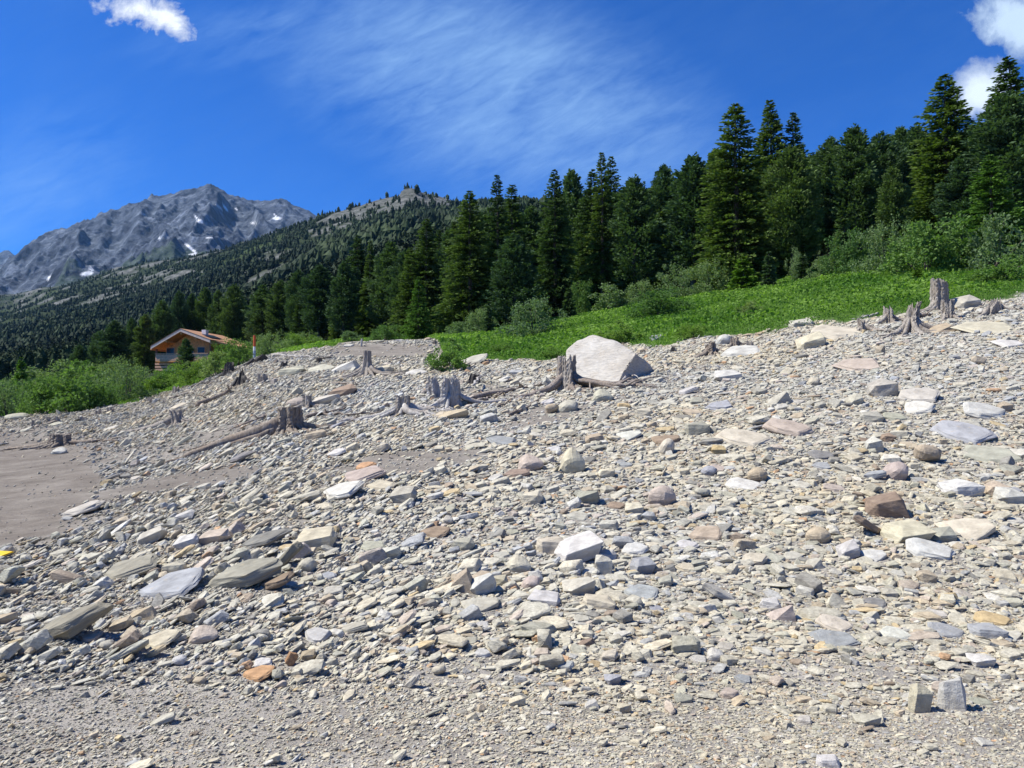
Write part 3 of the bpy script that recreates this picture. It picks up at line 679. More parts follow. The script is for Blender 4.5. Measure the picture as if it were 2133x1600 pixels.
# ------------------------------------------------------------------ bushes: px, base, top, width, proto, distance or None, label
BU = [
 (15, 868, 778, 95, 1, None, 'pale leaved shrub at the far left edge of the shore'),
 (88, 862, 765, 95, 0, None, 'round green shrub right of the lone small conifer on the shore'),
 (155, 857, 750, 130, 2, None, 'largest shore shrub, bright green, above the low wide stump'),
 (212, 848, 790, 75, 0, None, 'low green shrub between the largest shore shrub and the chalet thicket'),
 (262, 835, 738, 105, 1, None, 'tall grey green shrub just left of the chalet stone base'),
 (312, 822, 778, 70, 0, None, 'low shrub in front of the chalet stone base'),
 (352, 812, 756, 75, 2, None, 'green shrub below the small pine in front of the chalet'),
 (402, 800, 744, 85, 0, None, 'green shrub below the chalet balcony corner'),
 (450, 782, 729, 78, 3, None, 'low pale shrub right below the chalet'),
 (497, 762, 692, 66, 0, None, 'upright shrub hiding the right end of the chalet'),
 (350, 790, 764, 60, 0, 74, 'low leafy shrub against the chalet stone base'),
 (425, 778, 738, 70, 1, 70, 'leafy shrub against the right end of the chalet balcony'),
 (470, 770, 706, 60, 0, 66, 'tall leafy shrub covering the chalet roof end'),
 (565, 745, 684, 90, 1, 56, 'leafy shrub right of the red topped post'),
 (615, 735, 688, 70, 0, 60, 'green shrub second to the right of the red topped post'),
 (655, 728, 697, 50, 2, 62, 'low bright shrub at the left foot of the earth bank'),
 (800, 708, 668, 70, 0, 58, 'green shrub on the crest behind the cracked earth bank'),
 (730, 712, 688, 55, 3, 62, 'low shrub on the crest behind the leaning post'),
 (934, 772, 702, 92, 2, None, 'compact green shrub at the right end of the earth bank above the ragged stump'),
 (955, 722, 668, 70, 3, 52, 'yellow green shrub on the crest behind the compact shrub'),
 (997, 712, 632, 70, 1, 54, 'silvery shrub left of the big rounded rowan bush'),
 (1112, 706, 606, 122, 1, 45, 'big rounded rowan bush with pale flower clusters on the meadow'),
 (1210, 655, 570, 52, 0, 58, 'upright light green shrub in front of the slim spruce'),
 (1275, 645, 590, 95, 3, 56, 'pale low willow shrub on the crest above the boulder'),
 (1335, 660, 575, 80, 1, 56, 'grey green shrub behind the mid meadow bush'),
 (1372, 700, 590, 130, 0, 43, 'large mid meadow bush right above the pale boulder'),
 (1415, 640, 540, 85, 1, 54, 'silvery shrub at the left foot of the broad double topped pine'),
 (1482, 618, 530, 92, 1, 53, 'silvery shrub at the left foot of the massive full spruce'),
 (1290, 715, 665, 95, 2, None, 'low meadow shrub directly behind the pale boulder'),
 (1440, 705, 668, 70, 0, None, 'low meadow shrub near the grey stone in the grass'),
 (1665, 575, 508, 46, 1, 50, 'small grey shrub beneath the layered pine'),
 (1715, 580, 535, 60, 3, 47, 'low pale shrub on the meadow crest left of the leafy thicket'),
 (1775, 572, 462, 100, 0, 46, 'light green shrub at the left end of the leafy thicket'),
 (1850, 590, 445, 120, 1, 43, 'grey green bush left centre of the leafy thicket'),
 (1930, 612, 432, 175, 0, 40, 'largest bush of the leafy thicket behind the tall snag'),
 (2010, 600, 470, 100, 2, 40, 'dense dark bush at the right end of the leafy thicket'),
 (2080, 560, 440, 125, 3, 38, 'shrub with pale silvery leaves at the foot of the bright spruce'),
 (2100, 610, 528, 120, 2, 33, 'low spreading shrub at the right edge above the grey boulder'),
 (2050, 612, 565, 70, 0, 33, 'small green shrub right of the tall snag'),
 (1150, 745, 718, 60, 2, None, 'low meadow shrub just left of the hollow stump'),
 (1045, 740, 710, 70, 0, None, 'low meadow shrub right of the compact green shrub'),
 (1560, 660, 625, 60, 3, None, 'low shrub out on the open meadow below the massive spruce'),
]
for (px, b, t, w, k, Y, lab) in BU:
    if Y is None:
        p = at(px, b); 
        if p.y > 90: p = xy_at(px, 50)
        Y = p.y
    else: p = xy_at(px, Y)
    H = CAMZ+Y*ray(px, t)[1]-p.z; R = w/2/F*Y
    pr = BSH[k]; sx = R/.62
    plant('shrub', pr, (p.x, p.y, p.z-.03), (sx, sx, max(H, .25)/.95), random.random()*6.28, lab, 'shrub', None, ('foliage', 'stems'))
# undergrowth along the wood's edge and on the left shore: many bushes that only fill
def fill_bush():
    rs = np.random.default_rng(66)
    for px, Y, h, w in [(-60+40*i, 47+6*rs.random(), 1.5+1.3*rs.random(), 1.5) for i in range(9)]+[(20+38*i, 60+14*rs.random(), 2.0+1.6*rs.random(), 2.0) for i in range(7)]+[(470+33*i, 58+10*rs.random(), 1.0+.8*rs.random(), 1.4) for i in range(6)]:
        e = np.interp(px, ex, ey); Y = max(Y, e+2.0)
        p = xy_at(px, Y); 
        plant('shrub', BSH[rs.integers(0, 4)], (p.x, p.y, p.z-.05), (w/.62, w/.62, h), rs.random()*6.28, 'leafy green shrub in the unbroken thicket along the left shore', 'shrub', 'shrubs of the left shore thicket', ('foliage', 'stems'))
fill_bush()

# ------------------------------------------------------------------ meadow plants (ground cover)
def meadow():
    rs = np.random.default_rng(5)
    n = 400000
    u = rs.random(n)*1.9-.85; Y = np.sqrt(rs.random(n)*(66**2-24**2)+24**2)
    X = u*Y; v = veg_mask(X, Y); px = 1066.5+F*u
    keep = (v > .12+.5*rs.random(n)) & (px < 2500) & (px > -250)
    X = X[keep]; Y = Y[keep]; n = len(X); Z = ground_h(X, Y)
    clump = fbm(X*.9, Y*.9, 3, 61)
    big = rs.random(n) < .35+.4*(clump > .1)
    h = np.where(big, .07+.07*rs.random(n), .12+.14*rs.random(n))*(1+.8*np.clip(clump, 0, 1))*(.6+.6*sstep(0, 4, Y-np.interp(px[keep], ex, ey)))
    D = rs.normal(size=(n, 3))*.5; D[:, 2] = 1; D[big, :2] *= 2.2; D[big, 2] = .5
    C = np.stack([X, Y, Z+h*.45+np.where(big, .08+.12*rs.random(n)*(1+clump), 0)], -1)
    V, Fq = leaves(C, D, h, np.where(big, h*.75, .035), rs)
    tt = np.clip(.5+1.1*fbm(X*.22, Y*.22, 4, 62)+rs.normal(size=n)*.2, 0, 1)
    me = mesh_from('meadow', V, Fq, M_MEADOW, np.repeat(tt, 4)[:, None]*np.ones(3))
    tag(obj('meadow_plants', me), 'low leafy bright green plants and grass covering the slope', 'ground cover', kind='stuff')
    print('meadow', n)
meadow()

# ------------------------------------------------------------------ far wood on the hillside (one mass)
def farwood():
    rs = np.random.default_rng(8); protos = []
    for k in range(8):                       # bumpy closed crowns, broad or pointed
        na, nh = (9, 7) if k < 4 else (7, 5)
        h = np.linspace(0, 1, nh); V = []; Fs = []
        for q in range(nh):
            r = (.27*(1-h[q])**.85 if k % 2 else .25*math.sqrt(max(0, 1-((h[q]-.33)/.68)**2)))
            for i in range(na):
                a = 2*PI*(i+.5*(q % 2))/na; rr = max(.012, r*(.72+.5*rs.random()))
                V.append((rr*math.cos(a), rr*math.sin(a), .03+.95*h[q]+.07*(rs.random()-.5)*(0 < q < nh-1)))
        for q in range(nh-1):
            for i in range(na): Fs.append((q*na+i, q*na+(i+1) % na, (q+1)*na+(i+1) % na, (q+1)*na+i))
        V = np.array(V); Fs = np.array(Fs)
        if k < 4:
            V[:, :2] *= .8; m = 150; hh = rs.random(m)**.85; aa = rs.random(m)*6.28
            rr = (.27*(1-hh)**.85 if k % 2 else .25*np.sqrt(np.clip(1-((hh-.33)/.68)**2, 0, 1)))*(.8+.35*rs.random(m))
            Cc = np.stack([rr*np.cos(aa), rr*np.sin(aa), .03+.97*hh], -1); Dd = np.stack([np.cos(aa), np.sin(aa), .1+rs.normal(size=m)*.5], -1)
            LV, LF = leaves(Cc, Dd, .1*(.7+.6*rs.random(m)), .05, rs); Fs = np.vstack([Fs, LF+len(V)]); V = np.vstack([V, LV])
        protos.append((V, Fs))
    n = 240000
    u = rs.random(n)*2.0-.95; Y = 150*(2300/150)**(rs.random(n)**.62)
    X = u*Y; px = 1066.5+F*u
    lim = np.interp(px, [-800, 0, 300, 600, 900, 1200, 2133], [1750, 1750, 1350, 1150, 980, 620, 300])
    a = fbm(X*.012, Y*.012, 5, 91); b = fbm(X*.05, Y*.05, 4, 95); c = fbm(X*.03, Y*.03, 4, 97)
    crest = sstep(620, 720, px)*(1-sstep(900, 960, px))
    rocky = -.13*(1-sstep(300, 600, px))+.5*a+.75*b+.14*sstep(700, 1300, Y)+.5*crest*sstep(690, 780, Y)
    dens = (1-sstep(.1, .22, rocky))*(1-.4*sstep(.15, .4, c)*sstep(300, 700, Y))*(1-.25*sstep(800, 1300, Y))
    keep = (Y < lim) & (rs.random(n) < dens+.06)
    Y0min = np.interp(px, [-800, 300, 600, 1000, 2133], [150, 150, 168, 168, 165])
    keep &= Y > Y0min
    X = X[keep]; Y = Y[keep]; px = px[keep]; n = len(X); Z = ground_h(X, Y)
    H = (3.2+9.5*rs.random(n)**1.8)*(1+.3*fbm(X*.02, Y*.02, 3, 13))*(1-.35*(1-sstep(250, 520, px))*(1-sstep(250, 400, Y)))*(1-.25*sstep(350, 600, Y))*(1-.25*sstep(600, 1200, Y))*(.75+.25*sstep(300, 700, px)); wd = H*(.75+.5*rs.random(n))
    ty = rs.integers(0, 4, n)+np.where(Y < 340, 0, 4); Vs = []; Fs = []; Cs = []; off = 0
    for k in range(8):
        s = np.where(ty == k)[0]; pv, pf = protos[k]
        an = rs.random(len(s))*6.28; ca = np.cos(an)[:, None]; sa = np.sin(an)[:, None]
        x = (pv[None, :, 0]*ca-pv[None, :, 1]*sa)*wd[s][:, None]+X[s][:, None]
        y = (pv[None, :, 0]*sa+pv[None, :, 1]*ca)*wd[s][:, None]+Y[s][:, None]
        z = pv[None, :, 2]*H[s][:, None]+Z[s][:, None]-.3
        V = np.stack([x, y, z], -1).reshape(-1, 3); m = len(pv)
        Fk = (pf[None]+(np.arange(len(s))*m)[:, None, None]+off).reshape(-1, 4); off += len(V)
        Vs.append(V); Fs.append(Fk); Cs.append(np.repeat(np.clip(rs.random(len(s))**1.5*.9+1.0*fbm(X[s]*.012, Y[s]*.012, 4, 12), 0, 1), m)+.3*rs.normal(size=m*len(s)))
    me = mesh_from('hillside_forest', np.vstack(Vs), np.vstack(Fs), M_FAR, np.concatenate(Cs)[:, None]*np.ones(3))
    tag(obj('hillside_forest', me), 'dark conifer forest covering the far hillside below the ridge', 'forest', kind='stuff')
    print('farwood', n)
farwood()
# ------------------------------------------------------------------ stones
import bmesh
def hull(P):
    bm = bmesh.new()
    for p in P: bm.verts.new(p)
    r = bmesh.ops.convex_hull(bm, input=bm.verts)
    bmesh.ops.delete(bm, geom=[g for g in r['geom_interior'] if isinstance(g, bmesh.types.BMVert)], context='VERTS')
    loose = [v for v in bm.verts if not v.link_faces]
    if loose: bmesh.ops.delete(bm, geom=loose, context='VERTS')
    return bm
def rock_points(kind, rs):
    if kind == 's':
        n = rs.integers(5, 8); a = np.sort((np.arange(n)+rs.random(n)*.85)/n*2*PI); r = .38+.14*rs.random(n)
        P = []
        for i in range(n):
            x, y = math.cos(a[i])*r[i], math.sin(a[i])*r[i]; k = .72+.26*rs.random(); k2 = .75+.25*rs.random()
            P.append((x*k, y*k, .5-.22*rs.random())); P.append((x, y, -.05+.3*(rs.random()-.5))); P.append((x*k2, y*k2, -.5+.25*rs.random()))
        return P
    if kind == 'b':
        P = [(sx*(.5-.24*rs.random()), sy*(.5-.24*rs.random()), sz*(.5-.26*rs.random())) for sx in (-1, 1) for sy in (-1, 1) for sz in (-1, 1)]
        P += [((rs.random()-.5)*.5, (rs.random()-.5)*.5, .5), (.5, (rs.random()-.5)*.4, (rs.random()-.5)*.4), (-.5, (rs.random()-.5)*.4, (rs.random()-.5)*.4)]
        return P
    if kind == 'w':
        P = [(-.5, -.35, -.5), (.5, -.3, -.5), (.45, .4, -.5), (-.4, .45, -.5), (.1+.2*rs.random(), -.1, .5), (.3, .25, .38), (-.2, .1, .15+.2*rs.random()), (-.35, -.2, -.1)]
        return [tuple(np.array(p)+rs.normal(size=3)*.06) for p in P]
    P = rs.normal(size=(22, 3)); P /= np.linalg.norm(P, axis=1, keepdims=True)
    return [tuple(p*.5*(.88+.14*rs.random())) for p in P]
def big_rock(kind, seed, cuts=3, amp=.03, sm=2):
    rs = np.random.default_rng(seed)
    bm = hull(rock_points(kind, rs))
    if kind == 'r': bmesh.ops.subdivide_edges(bm, edges=bm.edges[:], cuts=2, use_grid_fill=True); k = 3
    else:
        bmesh.ops.dissolve_limit(bm, angle_limit=.12, verts=bm.verts, edges=bm.edges)
        bmesh.ops.bevel(bm, geom=bm.edges[:]+bm.verts[:], offset=.014, segments=1, affect='EDGES', clamp_overlap=True)
        bmesh.ops.triangulate(bm, faces=bm.faces[:])
        bmesh.ops.subdivide_edges(bm, edges=[e for e in bm.edges if e.calc_length() > .16], cuts=cuts, use_grid_fill=True); k = 0
    bmesh.ops.triangulate(bm, faces=bm.faces[:])
    bmesh.ops.remove_doubles(bm, verts=bm.verts[:], dist=.002)
    for _ in range(k): bmesh.ops.smooth_vert(bm, verts=bm.verts[:], factor=.5, use_axis_x=True, use_axis_y=True, use_axis_z=True)
    bm.normal_update()
    off = Vector((seed*3.1, seed*1.7, 0))
    for v in bm.verts:
        p = v.co; d = mnoise.noise(p*2.2+off)*1.0+mnoise.noise(p*6+off)*.55+mnoise.noise(p*15+off)*.25
        lay = mnoise.noise(Vector((p.x*1.2, p.y*1.2, p.z*9))+off)*.8
        v.co = p+v.normal*amp*(.5 if abs(v.normal.z) > .7 else .8)*d+Vector((v.normal.x, v.normal.y, 0))*amp*.6*lay
    lo = [min(v.co[i] for v in bm.verts) for i in range(3)]; hi = [max(v.co[i] for v in bm.verts) for i in range(3)]
    for v in bm.verts: v.co = Vector([(v.co[i]-(lo[i]+hi[i])/2)/(hi[i]-lo[i]) for i in range(3)])
    me = bpy.data.meshes.new('rock'); bm.to_mesh(me); bm.free(); me.materials.append(M_STONE)
    return me
ROCKS = {k: [big_rock(k, s+i) for i in range(n)] for k, s, n in (('s', 10, 9), ('b', 40, 7), ('w', 70, 5), ('r', 90, 4))}
PALETTE = {'k': (.27, .255, .205), 'g': (.455, .435, .36), 'b': (.335, .345, .35), 'd': (.21, .205, .19), 'c': (.52, .475, .365), 't': (.43, .36, .26), 'w': (.52, .51, .465),
           'p': (.45, .385, .325), 'o': (.43, .26, .14), 'n': (.28, .215, .16), 'e': (.37, .365, .295), 'y': (.46, .36, .2)}
CNAME = {'k': 'dull olive grey', 'g': 'grey', 'b': 'blue-grey', 'd': 'dark grey', 'c': 'cream', 't': 'tan', 'w': 'whitish', 'p': 'pinkish', 'o': 'rust orange', 'n': 'brown', 'e': 'greenish grey', 'y': 'yellowish'}
SNAME = {'s': 'flat slab', 'b': 'blocky stone', 'w': 'wedge shaped stone', 'r': 'rounded stone'}
STONES = []      # x, y, radius
MARK = []        # px, py, phrase
def rotmat(n, yaw, tilt=0):
    n = Vector(n).normalized(); t1 = Vector((math.cos(yaw), math.sin(yaw), 0)); t1 = (t1-n*t1.dot(n)).normalized(); t2 = n.cross(t1)
    M = Matrix((t1, t2, n)).transposed()
    return M @ Matrix.Rotation(-tilt, 3, 'Y')
def put_rock(px, py, w, h, kind, colr, tilt, label, stand=False, k=None, group=None):
    p = at(px, py+h*.25); Y = p.y; wm = w/F*Y; hm = h/F*Y
    n = gnormal(np.array([p.x]), np.array([p.y]), .6)[0]
    sl = math.degrees(math.atan2(-n[0], n[2]))                 # the ground's own tilt left-right
    if stand: dims = (wm, wm*.7, hm*1.15)
    elif kind == 's': dims = (wm*1.06, wm*((.85 if abs(tilt) < 15 else .5)+.15*random.random()), max(hm*.42, wm*.1))
    elif kind == 'r': dims = (wm, wm*.85, hm*1.05)
    else: dims = (wm*1.04, wm*.88, hm*.78)
    me = random.choice(ROCKS[kind]) if k is None else ROCKS[kind][k % len(ROCKS[kind])]
    o = bpy.data.objects.new({'s': 'flat_stone', 'b': 'stone', 'w': 'stone', 'r': 'stone'}[kind] if not stand else 'standing_stone', me)
    COL.objects.link(o)
    M = rotmat((n[0]*.5, n[1]*.9-(.2 if kind == 's' else .08), n[2]), random.uniform(-.25, .25), math.radians(tilt)) if not stand else Matrix.Rotation(random.uniform(-.3, .3), 3, 'Z') @ Matrix.Rotation(-math.radians(tilt), 3, 'Y')
    o.rotation_euler = M.to_euler(); o.scale = dims
    lift = dims[2]*(.24 if kind != 's' else .3)+abs(math.sin(math.radians(tilt)))*wm*.25
    o.location = (p.x, p.y+dims[1]*.15, gz(p.x, p.y+dims[1]*.15)+lift)
    c = PALETTE[colr]; j = random.uniform(.9, 1.1)
    o.color = (c[0]*j, c[1]*j*random.uniform(.98, 1.02), c[2]*j*random.uniform(.95, 1.05), 1)
    tag(o, label, 'stone', group or 'stones lying on the slope')
    STONES.append((p.x, p.y, wm*.5))
    return o
def R(s):
    out = []
    for ln in s.strip().split('\n'):
        a = [q.strip() for q in ln.split('|')]; n = a[0].split()
        out.append((float(n[0]), float(n[1]), float(n[2]), float(n[3]), n[4], n[5], float(n[6]), 'S' in n[7:], a[1] if len(a) > 1 else None))
    return out
HAND = R('''
140 1312 165 84 s k 26 | long squared slab propped diagonally at the lower left
343 1228 130 44 s b 10 | smooth blue-grey slab lying on tan wedges, left of the big tan slab
508 1202 165 70 s k 17 | big tan-grey slab, longest of the cluster left of centre
598 1166 70 56 s k 48 | thin tan slab leaning steeply against the right end of the big tan slab
570 1218 82 40 s n 22 | brown weathered slab right under the steeply leaning slab
168 1062 82 34 s g 13 | grey slab at the edge of the dark mud flat
267 1190 110 40 s k 12 | tan slab with a ragged edge above the smooth blue-grey slab
550 1130 108 32 s d 18 | long dark striated slab above the big tan slab
386 1133 48 36 b w 15 | pale wedge-topped block left of a pinkish block
441 1122 62 38 b p 8 | pinkish block beside the pale wedge-topped block
310 1123 60 36 b g 20 | grey split slab left of the pale wedge-topped block
655 1128 84 50 b c 12 k3 | large beige broken block right of the dark striated slab
636 1182 42 34 r g 0 | round grey stone under the beige broken block
290 1280 66 36 w t 0 | tan wedge under the smooth blue-grey slab
248 1305 46 30 b t 20 | tan block at the upper end of the diagonal squared slab
183 1328 46 28 s t 8 | tan stone tucked under the diagonal squared slab
323 1338 80 34 s c 12 | cream slab between the diagonal slab and the rust orange slab
322 1362 54 26 s t 30 | tan slab just below the cream slab
421 1328 60 32 r p 5 | creased pinkish tan stone alone on fine gravel
533 1406 66 30 s o 10 | rust orange slab lying flat on the gravel
606 1374 30 52 s o 60 | rust orange flake standing on edge
527 1338 32 38 w w 0 | whitish pointed stone above the rust orange slab
640 1366 32 28 b t 0 | tan cube-like stone right of the standing orange flake
545 1382 40 24 s w 6 | white flat stone above the rust orange slab
655 1322 58 40 s w 0 | pale slab pressed flat in the gravel
172 1448 22 20 w e 0 | small dark wedge alone on the lower left gravel
1004 1222 56 54 b w 20 | whitish diamond shaped block, centre of the lower stone pile
962 1214 52 70 w t 10 | tan wedge leaning on the left of the diamond shaped block
1040 1212 36 30 b c 0 | cream block right of the diamond shaped block
1150 1137 68 52 b c 5 | beige block left of the biggest grey-white block
1208 1152 104 60 b w 18 k2 | biggest grey-white block of the central pile
1256 1159 56 30 b w 0 | pale flat-topped block touching the biggest grey-white block
1257 1184 38 44 b g 0 S | grey square block under the pale flat-topped block
1340 1181 52 48 b b 4 | light block with straight cracks right of the central pile
1322 1144 56 28 s w 5 | white ragged slab above the cracked light block
1206 1225 68 44 b g 10 | grey-beige block below the central pile
1248 1255 70 38 b c 0 | beige block below the grey-beige block
1134 1250 66 32 b w 0 | glittering white rock in the lower centre
1336 1235 70 28 s b 0 | dark blue-grey lens shaped stone
1080 1180 54 36 r c 0 | cream rounded stone right of the diamond shaped block
1004 1263 76 30 s g 4 | long grey block directly below the diamond shaped block
903 1110 62 24 s n 6 | brown triangular slab in the middle of the scree
810 1154 48 36 b w 10 | pale angular block left of centre
965 1136 46 32 b e 4 | greenish grey block above the tan wedge
1108 1040 46 32 b c 8 | cream block above centre
1380 1040 58 50 r p 0 | large rounded beige boulder stone
1225 1038 48 38 b e 12 | greenish block left of the large rounded stone
840 1035 54 44 b g 12 | grey block between white flakes
706 1027 92 36 s w 14 | pale striated slab left of the grey block
905 1034 38 24 s w 18 | white flake right of the grey block
793 1012 60 22 s c 5 | cream flat stone above the pale striated slab
858 1424 38 34 s g 48 | grey slab stuck upright in the fine gravel
1222 1338 36 26 w n 0 | dark reddish wedge on the gravel
915 1401 30 20 r c 20 | cream pebble near the upright grey slab
1003 1360 36 26 s w 0 | pale disc half buried in gravel
1178 1390 36 34 s b 20 | blue-grey plate standing among small stones
1276 1416 34 32 b b 0 | blue-grey block above the pale wedge
1300 1476 30 34 b c 0 | cream upright stone near the bottom
1232 1468 34 26 w w 0 | white and grey wedge near the bottom centre
738 1310 60 28 s g 16 | grey slab above the bottom gravel
1920 1466 46 68 b c 0 S | tan standing block, left one of the upright pair
1985 1458 56 76 b w 0 S | taller whitish standing block, right one of the upright pair
1726 1588 48 30 b w 0 | white block cut by the bottom edge
1848 1058 82 62 b n 8 k1 | big brown block on the right slope
1810 1102 84 40 s n -34 | striated brown slab sliding down right
1896 1114 96 48 b c 6 | large cream block on the right
1965 1116 54 40 b e 0 | greenish grey block between two cream blocks
2034 1108 104 42 s c 8 | long cream block at the right
1942 1147 100 38 s w -4 | smooth white slab below the large cream block
1768 1150 48 42 b w 15 | pale wedge sided block left of the smooth white slab
1826 1160 54 24 s w 4 | white striped lens shaped stone
1745 1302 74 34 s c 0 k3 | cream loaf shaped slab
1746 1336 88 22 s b 2 | pale bluish thin slab under the cream loaf
1500 1240 76 36 s g -24 | grey slab tipped down to the right
1627 1276 60 56 w p 0 | pinkish wedge beside a silver stone
1606 1262 44 36 b w 0 | silvery white stone behind the pinkish wedge
2046 1378 50 34 b w 0 | white block on dark foot, lower right
2072 1290 74 28 s y 0 | orange-yellow slab near the right edge
2058 1316 66 36 b b 5 | bluish speckled block near the right edge
1866 1320 66 28 s w 0 | whitish slab right of the cream loaf
1972 1316 76 26 s b -3 | bluish flat slab left of the speckled block
1548 1414 34 24 s b 0 | blue round plate on the gravel
1520 1444 38 36 s p 10 | pinkish square plate on the gravel
1425 1456 38 28 s e 0 | greenish disc at the gravel edge
1808 1502 50 34 b g 0 | grey block left of the upright pair
1676 1500 32 32 s g 5 | round grey plate near the bottom right
1730 1478 30 30 b g 0 | grey cube-like stone left of the grey block
2055 1548 36 18 s w -10 | white pebble alone on the bottom right soil
2045 1462 44 14 s e 0 | thin greenish slab right of the upright pair
1470 1114 72 32 s t 5 | tan block in the middle right
2002 1018 76 40 b w 5 | large pale grey block, upper right
2108 1036 54 46 b w 0 | white speckled block at the right edge
2018 906 114 42 s b 6 k4 | large dark blue-grey slab on the upper right slope
2072 950 110 30 s e 4 | olive striated slab right below the blue-grey slab
1649 893 98 46 s p -3 k0 | large oval pinkish slab
1556 914 112 40 s c 0 k6 | large cracked cream slab left of the pinkish one
1453 893 52 44 b e 8 | greenish block left of the cracked cream slab
1498 938 30 26 b y 0 | small yellow block below the cracked slab
1517 784 54 28 b w 4 | pale block on the upper slope right of the boulder
1546 732 84 28 s w 0 k1 | pale flat slab near the dark stump cluster
1690 714 62 38 b c 10 | cream boulder stone under the flat rock shelf
1789 762 90 28 s p 3 | long pinkish slab on the upper right
1840 812 62 44 b g 8 k4 | cracked round-backed grey rock on the upper right
1924 828 78 26 s g 12 | grey long slab right of the round-backed grey rock
1917 852 60 28 s w 14 | white thin slab below the grey long slab
2052 856 90 34 s w -4 | large pale slab at the right
1822 931 36 38 b w 20 | white angular stone right of the oval pinkish slab
1818 870 50 24 b e 0 | olive brick shaped stone
1866 868 48 22 s e 0 | olive stone right of the brick shaped one
1579 994 42 30 r t 10 | tan oval stone above the middle right scree
1551 1010 74 18 s w 0 | white lens shaped slab
1870 987 54 42 r p 0 | pinkish round block sitting alone on the right
1825 990 44 32 s b 20 | bluish wedge beside the pinkish round block
1193 968 54 62 r c 0 | tall rounded yellow-grey boulder in mid slope
1104 970 56 36 r p 6 | pinkish rounded stone left of the tall rounded boulder
1077 986 54 24 s n 8 | brown flat stone under the pinkish rounded stone
1042 918 62 26 s b -4 | bluish white slab perched on small stones
760 973 44 24 s o 14 | orange slab at the edge of the mud streak
758 992 86 30 s p 10 | large pale pink slab under the orange one
797 936 32 24 b c 30 | cream tilted stone above the mud streak
944 866 62 26 b t 8 | tan block below the ragged stump
1183 850 48 28 r g 0 | smooth rounded grey stone below the hollow stump
1150 854 28 24 r t 0 | tan stone touching the smooth rounded grey stone
1255 828 44 30 r g 0 | rounded stone in front of the roots of the hollow stump
1342 860 40 24 b c 0 | cream angular stone below the boulder
1300 845 30 20 b y 0 | yellowish block below the boulder
606 774 60 26 b g 5 | grey block left of the white domed rock
716 762 66 36 w w 0 | white domed rock left of the tall clean stump
670 767 58 18 s g 0 | low grey hump beside the white domed rock
676 836 62 30 b g 8 | grey wedge cluster right of the twin small stump
617 842 44 22 r p 0 | pinkish stone behind the largest stump
712 818 58 22 b n 8 | dark brown block above the grey wedge cluster
655 908 50 24 b t 14 | tan wedge at the foot of the largest stump
500 957 66 22 s d 22 | dark slab tilted out of the mud below the largest stump
380 922 44 18 s e 24 | dark tilted slab on the mud right of the low wide stump
800 772 40 24 b c 8 | cream block on the bank slope
868 775 46 16 s w 0 | pale slab left of the compact green shrub
230 997 40 14 s d 20 | small dark slab half sunk in the mud
2012 630 60 36 b g 0 k5 | big grey boulder beside the tall snag
1670 673 52 24 b g 0 | grey boulder stone at the meadow edge
1752 693 112 24 s c -4 k2 | broad flat rock shelf at the top of the scree
1968 684 72 24 w t 0 | tan hump-backed rock below the twisted stump
2062 686 116 20 s c 0 k5 | long cream shelf rock on the upper right
2108 716 58 20 s w -3 | white flat rock near the upper right edge
1369 703 30 17 b b 0 | blue-grey stone lying in the meadow grass
1508 711 34 26 r w 0 | pale round stone wedged in the dark stump cluster
1075 776 30 14 b b 0 | bluish white stone in the gravel below the meadow
122 941 32 15 r w 0 | white stone in front of the low wide stump
30 870 46 16 r g 0 | grey rock at the far left shoreline
1425 705 26 12 b g 0 | small grey rock at the meadow corner
725 720 22 8 b w 0 | flat pale stone on the crest left of the leaning post
832 710 22 10 b w 0 | pale stone on the crest of the earth bank
890 708 18 10 r t 0 | tan round stone on the crest of the earth bank
786 712 22 6 r g 0 | dark flat stone on the crest of the earth bank
985 752 60 18 s g 14 | tilted grey slab at the meadow's lower corner
1085 850 30 26 w c 0 | cream pointed stone below the long root
1390 935 34 40 r c 0 | cream rounded stone on the middle right
1435 815 40 20 s w 20 | pale tilted slab above the greenish block
2095 1200 50 26 s c 0 | cream slab near the right edge
380 1078 44 18 b w 12 | white block on the left scree
60 1180 50 20 s g 20 | grey slab beside the yellow corner
''')
for hr in HAND:
    px, py, w, h, kd, cl, tl, st, lab = hr
    put_rock(px, py, w, h, kd, cl, tl, lab, st); MARK.append((px, py, lab))
print('hand stones', len(HAND))

